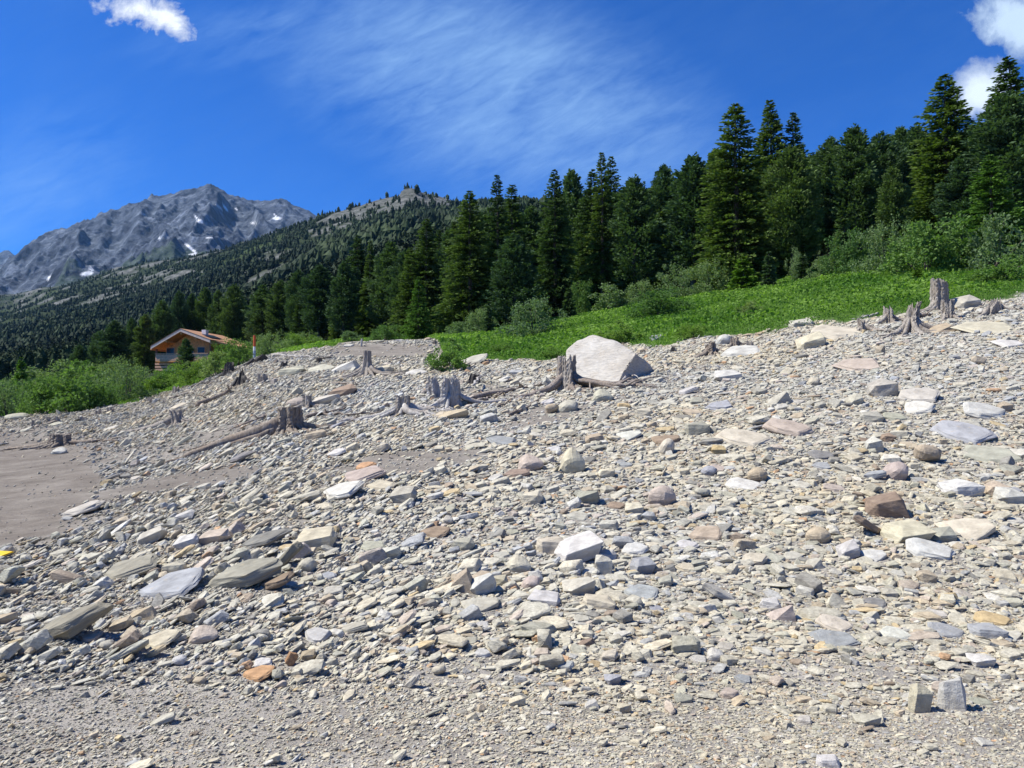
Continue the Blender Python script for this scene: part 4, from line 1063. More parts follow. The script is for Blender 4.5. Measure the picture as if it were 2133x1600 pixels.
# rounder lookups that help to name the others
NEARNAME = [(600, 880, 'the largest stump'), (838, 845, 'the stump with white roots'), (935, 815, 'the ragged twin stump'), (1180, 780, 'the hollow stump'), (1270, 750, 'the pale boulder'),
 (765, 755, 'the tall clean stump'), (365, 870, 'the leaning grooved stump'), (125, 918, 'the low wide stump'), (343, 1228, 'the smooth blue-grey slab'), (508, 1202, 'the big tan-grey slab'),
 (140, 1315, 'the diagonal squared slab'), (533, 1406, 'the rust orange slab'), (1004, 1222, 'the diamond shaped block'), (1208, 1152, 'the biggest grey-white block'), (1340, 1181, 'the cracked light block'),
 (1920, 1466, 'the upright pair'), (1848, 1058, 'the big brown block'), (2018, 906, 'the dark blue-grey slab'), (1649, 893, 'the oval pinkish slab'), (1556, 914, 'the cracked cream slab'),
 (1193, 968, 'the tall rounded boulder'), (1380, 1040, 'the large rounded beige stone'), (903, 1110, 'the brown triangular slab'), (706, 1027, 'the pale striated slab'), (758, 992, 'the pale pink slab'),
 (1745, 1302, 'the cream loaf shaped slab'), (1942, 1147, 'the smooth white slab'), (1896, 690, 'the twisted stump'), (1789, 762, 'the long pinkish slab'), (2072, 1290, 'the orange-yellow slab'),
 (1627, 1276, 'the pinkish wedge'), (858, 1424, 'the upright grey slab'), (1222, 1338, 'the dark reddish wedge'), (1840, 812, 'the round-backed grey rock'), (168, 1062, 'the mud edge slab'), (1546, 732, 'the pale flat slab by the dark stumps'), (1042, 918, 'the bluish white perched slab'), (500, 957, 'the dark tilted slab'), (810, 1154, 'the pale angular block'), (1470, 1114, 'the tan block at middle right'), (1808, 1502, 'the grey block left of the upright pair'), (386, 1133, 'the pale wedge-topped block')]
def auto_label(px, py, w, kd, cl):
    size = 'large' if w > 40 else ('medium' if w > 30 else 'small')
    c = sorted(NEARNAME, key=lambda q: (q[0]-px)**2+((q[1]-py)*1.7)**2)
    for q in c[:7]:
        dx, dy = px-q[0], py-q[1]
        far = math.hypot(dx, dy*1.7) > 130
        if abs(dx) > abs(dy)*1.3: d = 'right of' if dx > 0 else 'left of'
        elif abs(dx) < abs(dy)*.45: d = 'below' if dy > 0 else 'above'
        else: d = ('below and ' if dy > 0 else 'above and ')+('right of' if dx > 0 else 'left of')
        lab = f"{size} {CNAME[cl]} {SNAME[kd]} {'some way ' if far else ''}{d} {q[2]}"
        if lab not in USED: return lab
    for q in c[:4]:
        for q2 in c[1:6]:
            lab = f"{size} {CNAME[cl]} {SNAME[kd]} between {q[2]} and {q2[2]}"
            if lab not in USED and q is not q2 and len(lab.split()) <= 16: return lab
    return f"{size} {CNAME[cl]} {SNAME[kd]} in the loose scree"

PALW = [('g', .45), ('c', .13), ('t', .09), ('w', .055), ('b', .06), ('e', .08), ('d', .03), ('p', .04), ('y', .02), ('o', .01), ('n', .015)]
PK = [k for k, _ in PALW]; PW = np.array([w for _, w in PALW]); PW /= PW.sum()
PC = np.array([PALETTE[k] for k in PK])
# the larger of the unnamed stones: single objects
def auto_rocks(target):
    rs = np.random.default_rng(31); n = 0; tries = 0
    keepout = [(127, 928), (368, 884), (602, 900), (640, 850), (765, 782), (840, 864), (938, 848), (905, 828), (1181, 812), (1897, 692), (1957, 650), (1797, 690), (1481, 738), (1270, 790)]
    for kx, ky in keepout:
        for dy in (0, -22): q = at(kx, ky+dy); STONES.append((q.x, q.y, .75))
    while n < target and tries < 6000:
        tries += 1
        px = rs.random()*2160-10; py = 790+rs.random()**.8*600
        p = at(px, py)
        if p.y > 45 or veg_mask(np.array([p.x]), np.array([p.y]))[0] > .2: continue
        s = float(soil_mask(np.array([px]), np.array([py]), np.array([p.x]), np.array([p.y]))[0])
        if rs.random() < s*1.1: continue
        w = 25+27*rs.random()**2*(1 if py < 1300 else .5)
        if px > 1100 and py < 1300: w *= 1.1
        wm = w/F*p.y
        if any((p.x-a)**2+((p.y-b)*.6)**2 < (r+wm*.4)**2 for a, b, r in STONES): continue
        kd = rs.choice(['s', 'b', 'w', 'r'], p=[.66, .2, .06, .08]); cl = PK[rs.choice(len(PK), p=PW)]
        h = w*(rs.uniform(.32, .5) if kd == 's' else rs.uniform(.6, .8))
        tilt = rs.normal()*7+(14 if px < 900 else 3)
        put_rock(px, py, w, h, kd, cl, tilt, auto_label(px, py, w, kd, cl)); n += 1
    print('auto stones', n)
auto_rocks(298-len(HAND))

def scree():
    rs = np.random.default_rng(99)
    protos = []
    for k in range(46):
        kd = 's' if k < 36 else ('b' if k < 41 else ('w' if k < 43 else 'r'))
        r2 = np.random.default_rng(500+k); P = rock_points(kd, r2)
        if kd == 's': P = [P[i] for i in range(len(P)) if i % 3 != 1 or r2.random() < .7]
        if kd == 'r': P = P[:15]
        bm = hull(P); bmesh.ops.triangulate(bm, faces=bm.faces[:]); bm.verts.index_update()
        protos.append((kd, np.array([tuple(v.co) for v in bm.verts]), np.array([[v.index for v in f.verts] for f in bm.faces]))); bm.free()
    fine = []
    for k in range(24):                      # stones that show large get worn edges and an uneven skin
        kd = 's' if k < 18 else ('b' if k < 23 else 'r'); r2 = np.random.default_rng(900+k)
        bm = hull(rock_points(kd, r2)[:16 if kd == 'r' else None]); bmesh.ops.dissolve_limit(bm, angle_limit=.15, verts=bm.verts, edges=bm.edges)
        bmesh.ops.bevel(bm, geom=bm.edges[:]+bm.verts[:], offset=.035, segments=1, affect='EDGES', clamp_overlap=True)
        bmesh.ops.triangulate(bm, faces=bm.faces[:])
        bmesh.ops.subdivide_edges(bm, edges=[e for e in bm.edges if e.calc_length() > .5], cuts=1); bmesh.ops.triangulate(bm, faces=bm.faces[:])
        bm.normal_update()
        for v in bm.verts: q = v.co*3+Vector((k*2.3, 0, 0)); v.co += v.normal*(.05*mnoise.noise(q)+.03*mnoise.noise(q*3))
        bm.verts.index_update(); fine.append((kd, np.array([tuple(v.co) for v in bm.verts]), np.array([[v.index for v in f.verts] for f in bm.faces]))); bm.free()
    print('fine proto tris', np.mean([len(f[2]) for f in fine]))
    # size classes: size m, far limit m, cover
    CL = [(.013, 5.6, .36), (.021, 8.0, .38), (.034, 13, .36), (.055, 22, .44), (.085, 36, .52), (.13, 50, .40), (.2, 50, .19), (.3, 50, .04)]
    allX, allY, allS = [], [], []
    for s, far, cov in CL:
        Rm = 2.6; um = .84 if s > .03 else .76
        area = .5*(2*um)*(far*far-Rm*Rm); n = int(cov*area/(s*s*.5)*1.15)
        Y = np.sqrt(rs.random(n)*(far*far-Rm*Rm)+Rm*Rm); u = (rs.random(n)*2-1)*um; X = u*Y
        fade = 1-sstep(far*.75, far, Y)*(.7 if far < 45 else 0)
        Z = ground_h(X, Y); px, py = project(X, Y, Z)
        v = veg_mask(X, Y); so = soil_mask(px, py, X, Y)
        finez = sstep(1360, 1500, py)                # the fine gravel at the bottom
        d = fade*(1-sstep(.1, .6, v))
        d *= 1-so*(.99 if s > .07 else (.93 if s > .03 else .72))
        if s > .05: d *= 1-.93*finez
        elif s > .03: d *= 1-.45*finez
        d *= 1.0
        if s >= .13: d *= 1-.95*sstep(1330, 1420, py)
        mud = 1-sstep(.75, 1.3, np.sqrt(((px-20)/210)**2+((py-1010)/125)**2)+.3*fbm(X*.9, Y*.9, 3, 4)); d *= 1-.82*mud
        cl = .72+.5*fbm(X*2.3/(s*12), Y*2.3/(s*12), 2, int(s*1000)); d *= np.clip(cl, .25, 1.1)
        k = rs.random(n) < d
        allX.append(X[k]); allY.append(Y[k]); allS.append(s*(.72+.75*rs.random(k.sum())**1.8))
    X = np.concatenate(allX); Y = np.concatenate(allY); S = np.concatenate(allS)
    # keep clear of the single stones
    keep = np.ones(len(X), bool)
    for a, b, r in [q for q in STONES if q[2] != .75]+[(2.9, 22.3, 1.0)]:
        m = (np.abs(X-a) < r*1.2) & (np.abs(Y-b) < r*1.6)
        idx = np.where(m)[0]; q = ((X[idx]-a)/(r*.9+S[idx]*.3))**2+((Y[idx]-b)/(r*.75+S[idx]*.3))**2
        keep[idx[(q < 1) & (S[idx] > r*.22)]] = False
    X, Y, S = X[keep], Y[keep], S[keep]; n = len(X); print('scree stones', n)
    Z = ground_h(X, Y); nr = gnormal(X, Y, .2); px, py = project(X, Y, Z)
    lw = 1-sstep(600, 1500, px)
    nr = nr+rs.normal(size=(n, 3))*np.array([.15, .16, .04])
    nr[:, 0] -= .42*lw+.08; nr[:, 1] -= .12
    flip = rs.random(n) < .05; nr[flip, :2] += rs.normal(size=(flip.sum(), 2))*1.2
    nr /= np.linalg.norm(nr, axis=1, keepdims=True)
    yaw = np.where(rs.random(n) < .65, rs.normal(size=n)*.4, rs.random(n)*6.28)
    t1 = np.stack([np.cos(yaw), np.sin(yaw), 0*yaw], -1); t1 -= nr*(t1*nr).sum(1, keepdims=True); t1 /= np.linalg.norm(t1, axis=1, keepdims=True)
    t2 = np.cross(nr, t1)
    col = PC[rs.choice(len(PK), n, p=PW)]*(.86+.3*rs.random(n))[:, None]
    # broad drifts of warmer and greyer debris
    w = fbm(X*.25, Y*.25, 3, 71)[:, None]; col = col*(1+np.clip(w, -1, 1)*np.array([.1, .03, -.12]))
    col = col*.8+.2*np.array([.45, .425, .34])
    ty = np.where(S*F/Y > 17, 46+rs.integers(0, 24, n), rs.integers(0, 46, n)); print('fine ones', (ty > 45).sum()); protos += fine
    Vs, Fs, Cs = [], [], []; off = 0
    for k in range(70):
        s = np.where(ty == k)[0]; kd, pv, pf = protos[k]; m = len(pv); q = len(s)
        if kd == 's': dims = np.stack([S[s]*1.35, S[s]*(.55+.35*rs.random(q)), S[s]*(.09+.2*rs.random(q)**1.3)], -1)
        elif kd == 'r': dims = np.stack([S[s]*.95, S[s]*.8, S[s]*(.5+.25*rs.random(q))], -1)
        else: dims = np.stack([S[s]*.95, S[s]*(.55+.3*rs.random(q)), S[s]*(.32+.28*rs.random(q))], -1)
        lift = dims[:, 2]*.2+S[s]*.17*rs.random(q)**1.3
        c = np.stack([X[s], Y[s], Z[s]+lift], -1)
        P = pv[None]*dims[:, None]
        V = P[..., 0:1]*t1[s][:, None]+P[..., 1:2]*t2[s][:, None]+P[..., 2:3]*nr[s][:, None]+c[:, None]
        Vs.append(V.reshape(-1, 3).astype(np.float32)); Fs.append((pf[None]+(np.arange(q)*m)[:, None, None]+off).reshape(-1, 3)); off += q*m
        Cs.append(np.repeat(col[s], m, 0))
    me = mesh_from('scree', np.vstack(Vs), np.vstack(Fs), M_SCREE, np.vstack(Cs))
    print('scree tris', len(me.polygons))
    tag(obj('scree', me), 'loose grey and beige scree of small flat stones and gravel', 'scree', kind='stuff')
scree()
# ------------------------------------------------------------------ the pale boulder
def boulder():
    def pt(px, py, Y): u, t = ray(px, py); return Vector((u*Y, Y, CAMZ+t*Y))
    base = at(1284, 800); Y0 = base.y
    P = [pt(1284, 806, Y0-.15), pt(1268, 803, Y0), pt(1222, 790, Y0+.6), pt(1190, 778, Y0+1.1), pt(1180, 752, Y0+1.5), pt(1181, 730, Y0+1.9), pt(1203, 710, Y0+2.3),
         pt(1234, 697, Y0+2.5), pt(1250, 702, Y0+2.35), pt(1280, 710, Y0+2.0), pt(1303, 720, Y0+1.6), pt(1326, 735, Y0+1.0), pt(1312, 756, Y0+.6), pt(1299, 772, Y0+.3),
         pt(1345, 748, Y0+1.7), pt(1360, 765, Y0+2.1), pt(1363, 780, Y0+2.0), pt(1328, 796, Y0+.9), pt(1300, 806, Y0+.15),
         pt(1250, 730, Y0+3.6), pt(1340, 760, Y0+3.4), pt(1200, 745, Y0+3.2)]
    P += [Vector((p.x, p.y, p.z-.9)) for p in (P[0], P[3], P[4], P[16], P[18], P[20], P[21])]
    bm = hull(P)
    bmesh.ops.dissolve_limit(bm, angle_limit=.2, verts=bm.verts, edges=bm.edges)
    bmesh.ops.bevel(bm, geom=bm.edges[:], offset=.05, segments=2, affect='EDGES', clamp_overlap=True)
    bmesh.ops.triangulate(bm, faces=bm.faces[:])
    for _ in range(4):
        bmesh.ops.subdivide_edges(bm, edges=[e for e in bm.edges if e.calc_length() > .12], cuts=1)
        bmesh.ops.triangulate(bm, faces=bm.faces[:])
    c = base.copy(); c.y += 1.3
    for _ in range(2): bmesh.ops.smooth_vert(bm, verts=bm.verts[:], factor=.4, use_axis_x=True, use_axis_y=True, use_axis_z=True)
    bm.normal_update()
    for v in bm.verts:
        p = v.co; lay = mnoise.noise(Vector((p.x*.8+p.z*.8, p.y*.6, p.z*2.5-p.x*2.2)))
        v.co = p+v.normal*(.055*mnoise.noise(p*.9)+.022*mnoise.noise(p*3)+.01*mnoise.noise(p*9)+.025*lay)-c
    me = bpy.data.meshes.new('boulder'); bm.to_mesh(me); bm.free(); me.materials.append(M_BOULDER)
    me.polygons.foreach_set('use_smooth', np.ones(len(me.polygons), bool))
    tag(obj('boulder', me, None, c), 'huge pale boulder with a smooth sunlit face behind the hollow stump', 'boulder')
boulder()

# ------------------------------------------------------------------ tree stumps
def stump(px, base_py, top_py, w, label, mat=None, roots=(), rag=.12, hollow=.5, flare=.9, lean=(0, 0), cut=False, flute=1.0, seed=None, name='tree_stump', group='dead tree stumps on the shore', rootmat=None, Y=None, taper=.12):
    seed = seed if seed is not None else int(px); rs = np.random.default_rng(seed)
    p = at(px, base_py) if Y is None else xy_at(px, Y)
    Yd = p.y; H = CAMZ+Yd*ray(px, top_py)[1]-p.z; H = max(H, .12); r0 = w/2/F*Yd
    o = empty(name, p); tag(o, label, 'tree stump', group)
    mat = mat or M_STUMP; n = 56; lv = 18; ph = rs.random(6)*6.28
    hs = np.linspace(0, 1, lv); V = []; Fs = []
    th = np.linspace(0, 2*PI, n, endpoint=False)
    topn = np.interp((th+ph[0]) % (2*PI), np.linspace(0, 2*PI, 15), np.append(t_ := rs.random(14), t_[0]))
    fine = rs.random(n)
    toph = H*(1-(0.02 if cut else rag)*(topn**1.5*1.6+.5*fine))
    lobes = sum(a*np.cos(k*th+ph[i]) for i, (k, a) in enumerate(((2, .06), (3, .09), (5, .08), (8, .05), (13, .035))))
    rootdirs = [math.radians(r[0]) for r in roots]
    bul = sum(np.exp(-((np.angle(np.exp(1j*(th-rd))))/.35)**2) for rd in rootdirs) if rootdirs else np.zeros(n)
    for q in range(lv):
        h = hs[q]; f = math.exp(-h/.2)
        r = r0*(1-taper*h)*(1+lobes*flute*(1.2+1.6*f))*(1+flare*f*(.35+.9*np.minimum(bul, 1)))
        r = r*(1+.035*rs.normal(size=n)*flute)
        z = toph*h-(.12*(1-h))
        for i in range(n): V.append((math.cos(th[i])*r[i]+lean[0]*H*h*h, math.sin(th[i])*r[i]+lean[1]*H*h*h, z[i]))
    # inner wall and pith
    il = 5
    for q in range(il):
        k = q/(il-1); rr = r0*(1-taper)*(.80-.3*k if hollow > 0 else .9-.8*k)*(1+lobes*flute)
        dep = H*(hollow*k*.8) if hollow > 0 else .01*k
        for i in range(n):
            zz = toph[i]*(1-.04*k)-dep-(.0 if cut else .05*H*fine[(i*3) % n]*(1-k))
            V.append((math.cos(th[i])*rr[i]+lean[0]*H, math.sin(th[i])*rr[i]+lean[1]*H, zz))
    for q in range(lv+il-1):
        for i in range(n): j = (i+1) % n; Fs.append((q*n+i, q*n+j, (q+1)*n+j, (q+1)*n+i))
    V.append((lean[0]*H, lean[1]*H, np.mean(toph)-H*hollow*.85-.01)); c = len(V)-1; b = (lv+il-1)*n
    for i in range(n): Fs.append((b+i, b+(i+1) % n, c))
    obj('trunk', mesh_from('trunk', V, Fs, mat), o)
    roots = list(roots)+([(rs.choice([0, 180])+rs.uniform(-55, 30), rs.uniform(.6, 1.5), rs.uniform(.1, .2)) for _ in range(4)] if H > .5 and len(roots) > 3 else [])
    for ri, rt in enumerate(roots):
        a, ln, th0 = math.radians(rt[0]), rt[1], rt[2]; bend = rt[3] if len(rt) > 3 else rs.uniform(-.5, .5); arch = rt[4] if len(rt) > 4 else 0
        m = 11; P = []; Rr = []; aa = a; x = math.cos(a)*r0*.45; y = math.sin(a)*r0*.45
        L_ = ln*1.3
        for k in range(m):
            t = k/(m-1)
            if k: x += math.cos(aa)*L_/(m-1); y += math.sin(aa)*L_/(m-1); aa += bend/(m-1)+rs.normal()*.12
            g = gz(p.x+x, p.y+y)-p.z
            z = g+H*.42*math.exp(-t*6.5)+arch*math.sin(min(t*1.15, 1)*PI)*L_-.02*t+.015+.03*rs.normal()*t
            P.append((x, y, z)); Rr.append(max(.008, th0*r0*(1-t)**.75*(1-.25*math.exp(-t*8))+.004))
        mb = MB(); mb.tube(P, Rr, 8, ri+seed, .25)
        for s_ in range(2):                      # side rootlets
            k = rs.integers(3, 8); q = Vector(P[k]); ab = a+rs.choice([-1, 1])*rs.uniform(.5, 1.2); l2 = L_*.4
            e1 = (q.x+math.cos(ab)*l2*.5, q.y+math.sin(ab)*l2*.5); e2 = (q.x+math.cos(ab+.3)*l2, q.y+math.sin(ab+.3)*l2)
            mb.tube([q, (e1[0], e1[1], gz(p.x+e1[0], p.y+e1[1])-p.z+.04), (e2[0], e2[1], gz(p.x+e2[0], p.y+e2[1])-p.z+.0)], [Rr[k]*.5, Rr[k]*.35, .006], 5, s_)
        obj('root', mesh_from('root', mb.v, mb.f, rootmat or mat, smooth_=True), o)
    return o
stump(127, 928, 904, 40, 'low wide sawn stump on the mud flat at the left', M_STUMPB, [(190, 1.5, .35, -.3), (200, 1.0, .25), (-20, 1.6, .3, .2), (10, 1.2, .2), (-80, .5, .3), (-120, .5, .25)], cut=True, hollow=0)
stump(368, 884, 851, 26, 'leaning grooved stump on the left slope with a root reaching down left', M_STUMP, [(200, 1.6, .8, .15), (-10, .8, .35), (20, .7, .3), (-70, .5, .4), (-30, .7, .3), (150, .6, .3)], rag=.2, lean=(-.12, 0), flare=1.2, hollow=.25)
stump(602, 900, 847, 48, 'largest sawn stump, thick and cracked, with a heavy root sweeping down left', M_STUMPB, [(212, 2.1, .75, .1), (225, 1.5, .4, .2), (-75, .5, .35, .3, .1), (-50, .7, .2, -.3), (-25, .8, .25), (170, 1.3, .3), (10, 1.2, .3), (-105, .6, .22, .5), (60, .6, .3)], cut=True, hollow=0, flare=.75, flute=1.3)
stump(640, 850, 824, 20, 'smaller curved stump right behind the largest sawn stump', M_STUMP, [(-20, .7, .4), (200, .7, .5), (-70, .4, .4)], flare=1.5, hollow=.2, cut=True)
stump(765, 782, 730, 19, 'tall clean grey stump with spreading roots below the earth bank', M_STUMP, [(195, 1.5, .5, .2), (215, 1.0, .4), (-80, .6, .45), (-30, 1.4, .6, .2), (-10, 1.3, .5), (-55, .9, .5), (60, .5, .4)], cut=True, hollow=0, flare=1.9, flute=.6, taper=.2)
stump(840, 864, 822, 29, 'broken topped stump with white roots, middle of the slope', M_STUMP, [(195, 1.6, .5, .25), (210, 1.3, .35), (-60, .8, .6, .6), (-25, 1.3, .35, .2), (-100, .6, .3), (10, 1.0, .7), (180, 1.8, .25)], rag=.1, hollow=.2, flare=1.0, rootmat=M_STUMPW)
stump(938, 848, 777, 38, 'ragged hollow twin stump, silver bleached, with a very long root to the right', M_STUMPW, [(215, 1.0, .34, .3), (-100, .5, .3), (5, 2.0, .3, .25)], rag=.3, hollow=.6, flare=.25, flute=1.3)
stump(905, 828, 780, 22, 'leaning bleached stub standing behind the ragged twin stump', M_STUMPW, [(200, .35, .25)], rag=.35, lean=(-.1, 0), flute=1.8, hollow=.4)
stump(985, 800, 776, 20, 'dark rotten stub behind the ragged twin stump', M_STUMPD, [(-10, .5, .4), (200, .4, .4)], rag=.4, lean=(.1, 0), flute=1.5, hollow=.3)
stump(1181, 812, 736, 39, 'tall hollow stump in front of the pale boulder', M_STUMP, [(205, 1.5, .55, .1), (195, 1.0, .35, .3), (-75, .5, .5, .4, .15), (-15, 1.9, .5, .1), (-35, 1.2, .35, .2, .12), (0, 2.2, .35, .2), (-55, .9, .3, .2), (100, .5, .4)], rag=.2, hollow=.75, flare=.35, flute=1.2, rootmat=M_ROOT)
stump(503, 800, 764, 26, 'dark pointed spike of a stump below the chalet bushes', M_STUMPD, [(200, .7, .4), (-30, .6, .4)], rag=.3, hollow=.05, flare=.2, taper=.85, flute=.7)
stump(549, 797, 776, 20, 'small grey stub right of the dark pointed spike', M_STUMP, [(200, .6, .4), (-20, .5, .3)], rag=.25, lean=(-.15, 0), hollow=.2)
stump(478, 778, 751, 20, 'dark charred stub by the bushes at the edge of the slope', M_STUMPD, [(-60, .6, .4), (200, .6, .4)], rag=.3, hollow=.2)
stump(532, 756, 737, 16, 'black leaning stub on the crest under the red topped post', M_STUMPD, [(210, 1.0, .6), (0, .8, .4)], rag=.3, lean=(.9, 0), hollow=.1)
stump(665, 756, 743, 12, 'tiny dark stub near the long bleached log', M_STUMPD, [(-20, .6, .4)], rag=.3)
stump(592, 765, 752, 13, 'tiny black stub left of the long bleached log end', M_STUMPD, [(200, .6, .4)], rag=.3, hollow=.2)
stump(1797, 690, 659, 16, 'small curved stump left of the twisted stump', M_STUMP, [(-40, .7, .6, -.4), (200, .4, .4)], rag=.4, hollow=.1, lean=(-.1, 0))
stump(1852, 672, 632, 17, 'thin splintered stump behind the twisted stump', M_STUMP, [(200, 1.2, .5), (-20, .8, .4), (-70, .4, .4)], rag=.4, hollow=.3, flare=.6, flute=1.6)
stump(1897, 692, 624, 24, 'twisted stump with a raised pale prong and roots on both sides', M_STUMP, [(205, 1.1, .7, .2), (-85, .7, .6, .4), (-20, 1.2, .7, .1), (-50, .9, .5), (220, .9, .5, .4)], rag=.45, hollow=.25, flare=1.2, lean=(.12, 0), flute=1.7)
stump(1975, 664, 622, 21, 'grey fluted stump standing right in front of the tall thick snag', M_STUMP, [(-60, .4, .5), (200, .4, .4)], rag=.15, hollow=.2, flare=.2, taper=-.1, flute=1.2)
stump(1957, 645, 577, 28, 'tall thick dead snag with flaking bark at the meadow edge', M_STUMP, [(200, 1.2, .4), (220, .9, .35)], rag=.15, hollow=.2, flare=.2, taper=.05, flute=1.5, name='dead_snag')
stump(2060, 655, 622, 16, 'stump leaning right, left one of the pair beside the grey boulder', M_STUMP, [(215, .8, .6), (180, .8, .4)], rag=.4, lean=(.5, 0), hollow=.1)
stump(2079, 648, 616, 14, 'upright stub, right one of the pair beside the grey boulder', M_STUMP, [(-20, .6, .4)], rag=.3, hollow=.3)
stump(1481, 738, 709, 22, 'dark fluted stump with roots at the left of the pale flat slab', M_STUMPB, [(210, .9, .6, .2), (190, .8, .4), (-70, .5, .5), (-20, .6, .4)], rag=.4, hollow=.4, flute=1.6, flare=.9)
stump(1530, 722, 698, 17, 'dark stump wedged behind the pale round stone', M_STUMPB, [(-10, .6, .4), (200, .5, .4)], rag=.35, hollow=.4)
stump(1562, 726, 708, 14, 'short stub right of the pale round stone', M_STUMP, [(-10, .4, .4)], rag=.3, hollow=.4)
stump(1402, 733, 722, 10, 'tiny dark stub at the meadow edge right of the pale boulder', M_STUMPD, [(200, .4, .4)], rag=.3)
stump(905, 735, 709, 9, 'narrow brown stub on the crest beside the compact green shrub', M_STUMPB, [], rag=.1, hollow=.1, flare=.1, Y=42)
for px, b, t, w, lab in ((75, 886, 872, 18, 'weathered stub among shoreline rocks, nearest the left edge'), (100, 878, 866, 8, 'thin stub second from the left on the far shoreline'), (119, 882, 866, 10, 'narrow stub above the low wide stump'), (168, 878, 867, 14, 'squat stub on the far shoreline right of the low wide stump'),
                         (205, 864, 852, 12, 'short stub below the largest shore shrub'), (230, 860, 846, 14, 'grooved stub below the low shore shrub'), (311, 842, 827, 9, 'thin leaning stub at the shoreline below the chalet'), (366, 820, 802, 13, 'pale square cut stub below the chalet base')):
    stump(px, b, t, w, lab, M_STUMP, [(random.uniform(0, 360), .5, .4)], rag=.25, hollow=.2)

# driftwood and loose roots
def drift(pts, r, label, mat, seed, name='driftwood', lift=.03, n=14, cat='driftwood', rough=.25):
    P0 = [at(a, b) for a, b in pts]; c = P0[0]; rs = np.random.default_rng(seed); P = []; Rr = []
    for k in range(n):
        t = k/(n-1)*(len(P0)-1); i = min(int(t), len(P0)-2); f = t-i
        q = P0[i].lerp(P0[i+1], f); q = q+Vector((rs.normal()*.03, rs.normal()*.04, 0)); q.z = gz(q.x, q.y)+lift+.02*rs.normal()+r*.5
        P.append(q-c); Rr.append(r*(1-.75*k/(n-1)))
    mb = MB(); mb.tube(P, Rr, 8, seed, rough)
    for s_ in range(2):
        k = int(rs.integers(3, n-3)); q = P[k]; a = rs.random()*6.28; l = r*7
        mb.tube([q, q+Vector((math.cos(a)*l*.5, math.sin(a)*l*.3, l*.25)), q+Vector((math.cos(a)*l, math.sin(a)*l*.6, l*.2))], [r*.4, r*.25, r*.1], 5, s_)
    tag(obj(name, mesh_from(name, mb.v, mb.f, mat, smooth_=True), None, c), label, cat, 'dead wood lying on the slope')
drift([(566, 742), (610, 744), (655, 747)], .07, 'long straight bleached log on the crest', M_STUMPW, 1, 'log')
drift([(690, 748), (640, 752)], .05, 'dark log crossing near the bleached log', M_STUMPD, 2, 'log')
drift([(410, 848), (440, 836), (478, 820), (484, 808)], .11, 'crooked root log on the left slope with a raised end', M_STUMPB, 3)
drift([(355, 832), (385, 822), (420, 815)], .06, 'grey log along the shoreline below the chalet', M_STUMP, 4)
drift([(640, 872), (700, 858), (750, 845)], .05, 'long thin root running right from the largest sawn stump', M_ROOT, 5)
drift([(650, 868), (720, 868), (800, 862)], .04, 'thin root lying between the two middle stumps', M_ROOT, 6)
drift([(985, 832), (1040, 822), (1080, 812), (1130, 806)], .07, 'winding pale root right of the ragged twin stump', M_ROOT, 7)
drift([(990, 820), (995, 806), (1015, 799)], .04, 'curved pale stick standing above the winding root', M_STUMPW, 8, 'stick', .25)
drift([(1225, 800), (1270, 808), (1300, 810), (1345, 797)], .09, 'thick brown root lying along the foot of the boulder', M_ROOT, 9)
drift([(1300, 800), (1304, 790), (1330, 796)], .04, 'hooked bleached root at the boulder corner', M_STUMPW, 10, 'stick', .12)
drift([(190, 924), (215, 920), (245, 922)], .04, 'thin crooked branch right of the low wide stump', M_STUMPB, 11, 'stick')
drift([(1830, 656), (1800, 664), (1770, 668)], .05, 'pale log at the meadow edge left of the thin splintered stump', M_STUMPW, 12, 'log')
drift([(2085, 640), (2110, 646), (2125, 648)], .05, 'grey branch right of the leaning stump pair', M_STUMP, 13)
drift([(1910, 662), (1940, 660)], .1, 'short grey log between the twisted stump and the tall snag', M_STUMP, 14, 'log')
drift([(1040, 850), (1060, 840), (1075, 820)], .025, 'thin twig leaning below the winding pale root', M_ROOT, 15, 'stick')
drift([(780, 870), (740, 880), (700, 886)], .03, 'thin white root end left of the white rooted stump', M_STUMPW, 16, 'stick')
drift([(400, 808), (425, 800), (450, 798)], .08, 'dark log jam piece at the shoreline', M_STUMPD, 17)
drift([(955, 846), (1000, 838), (1050, 826)], .07, 'long brown root running right from the ragged twin stump', M_ROOT, 26)
drift([(690, 800), (730, 806), (760, 800)], .035, 'thin forked root below the tall clean stump', M_ROOT, 21)
drift([(870, 846), (890, 856), (915, 862)], .04, 'pale root between the white rooted stump and the twin stump', M_STUMPW, 22)
drift([(1060, 868), (1100, 852), (1140, 838)], .05, 'brown root trailing down left from the hollow stump', M_ROOT, 23)
drift([(1820, 690), (1850, 694), (1880, 698)], .05, 'grey root tangle between the small curved stump and the twisted stump', M_STUMP, 24)
drift([(620, 790), (650, 786), (690, 790)], .04, 'weathered branch above the grey wedge cluster', M_STUMP, 25)
drift([(560, 870), (520, 882), (480, 900)], .04, 'thin root trailing left of the largest sawn stump', M_ROOT, 18)

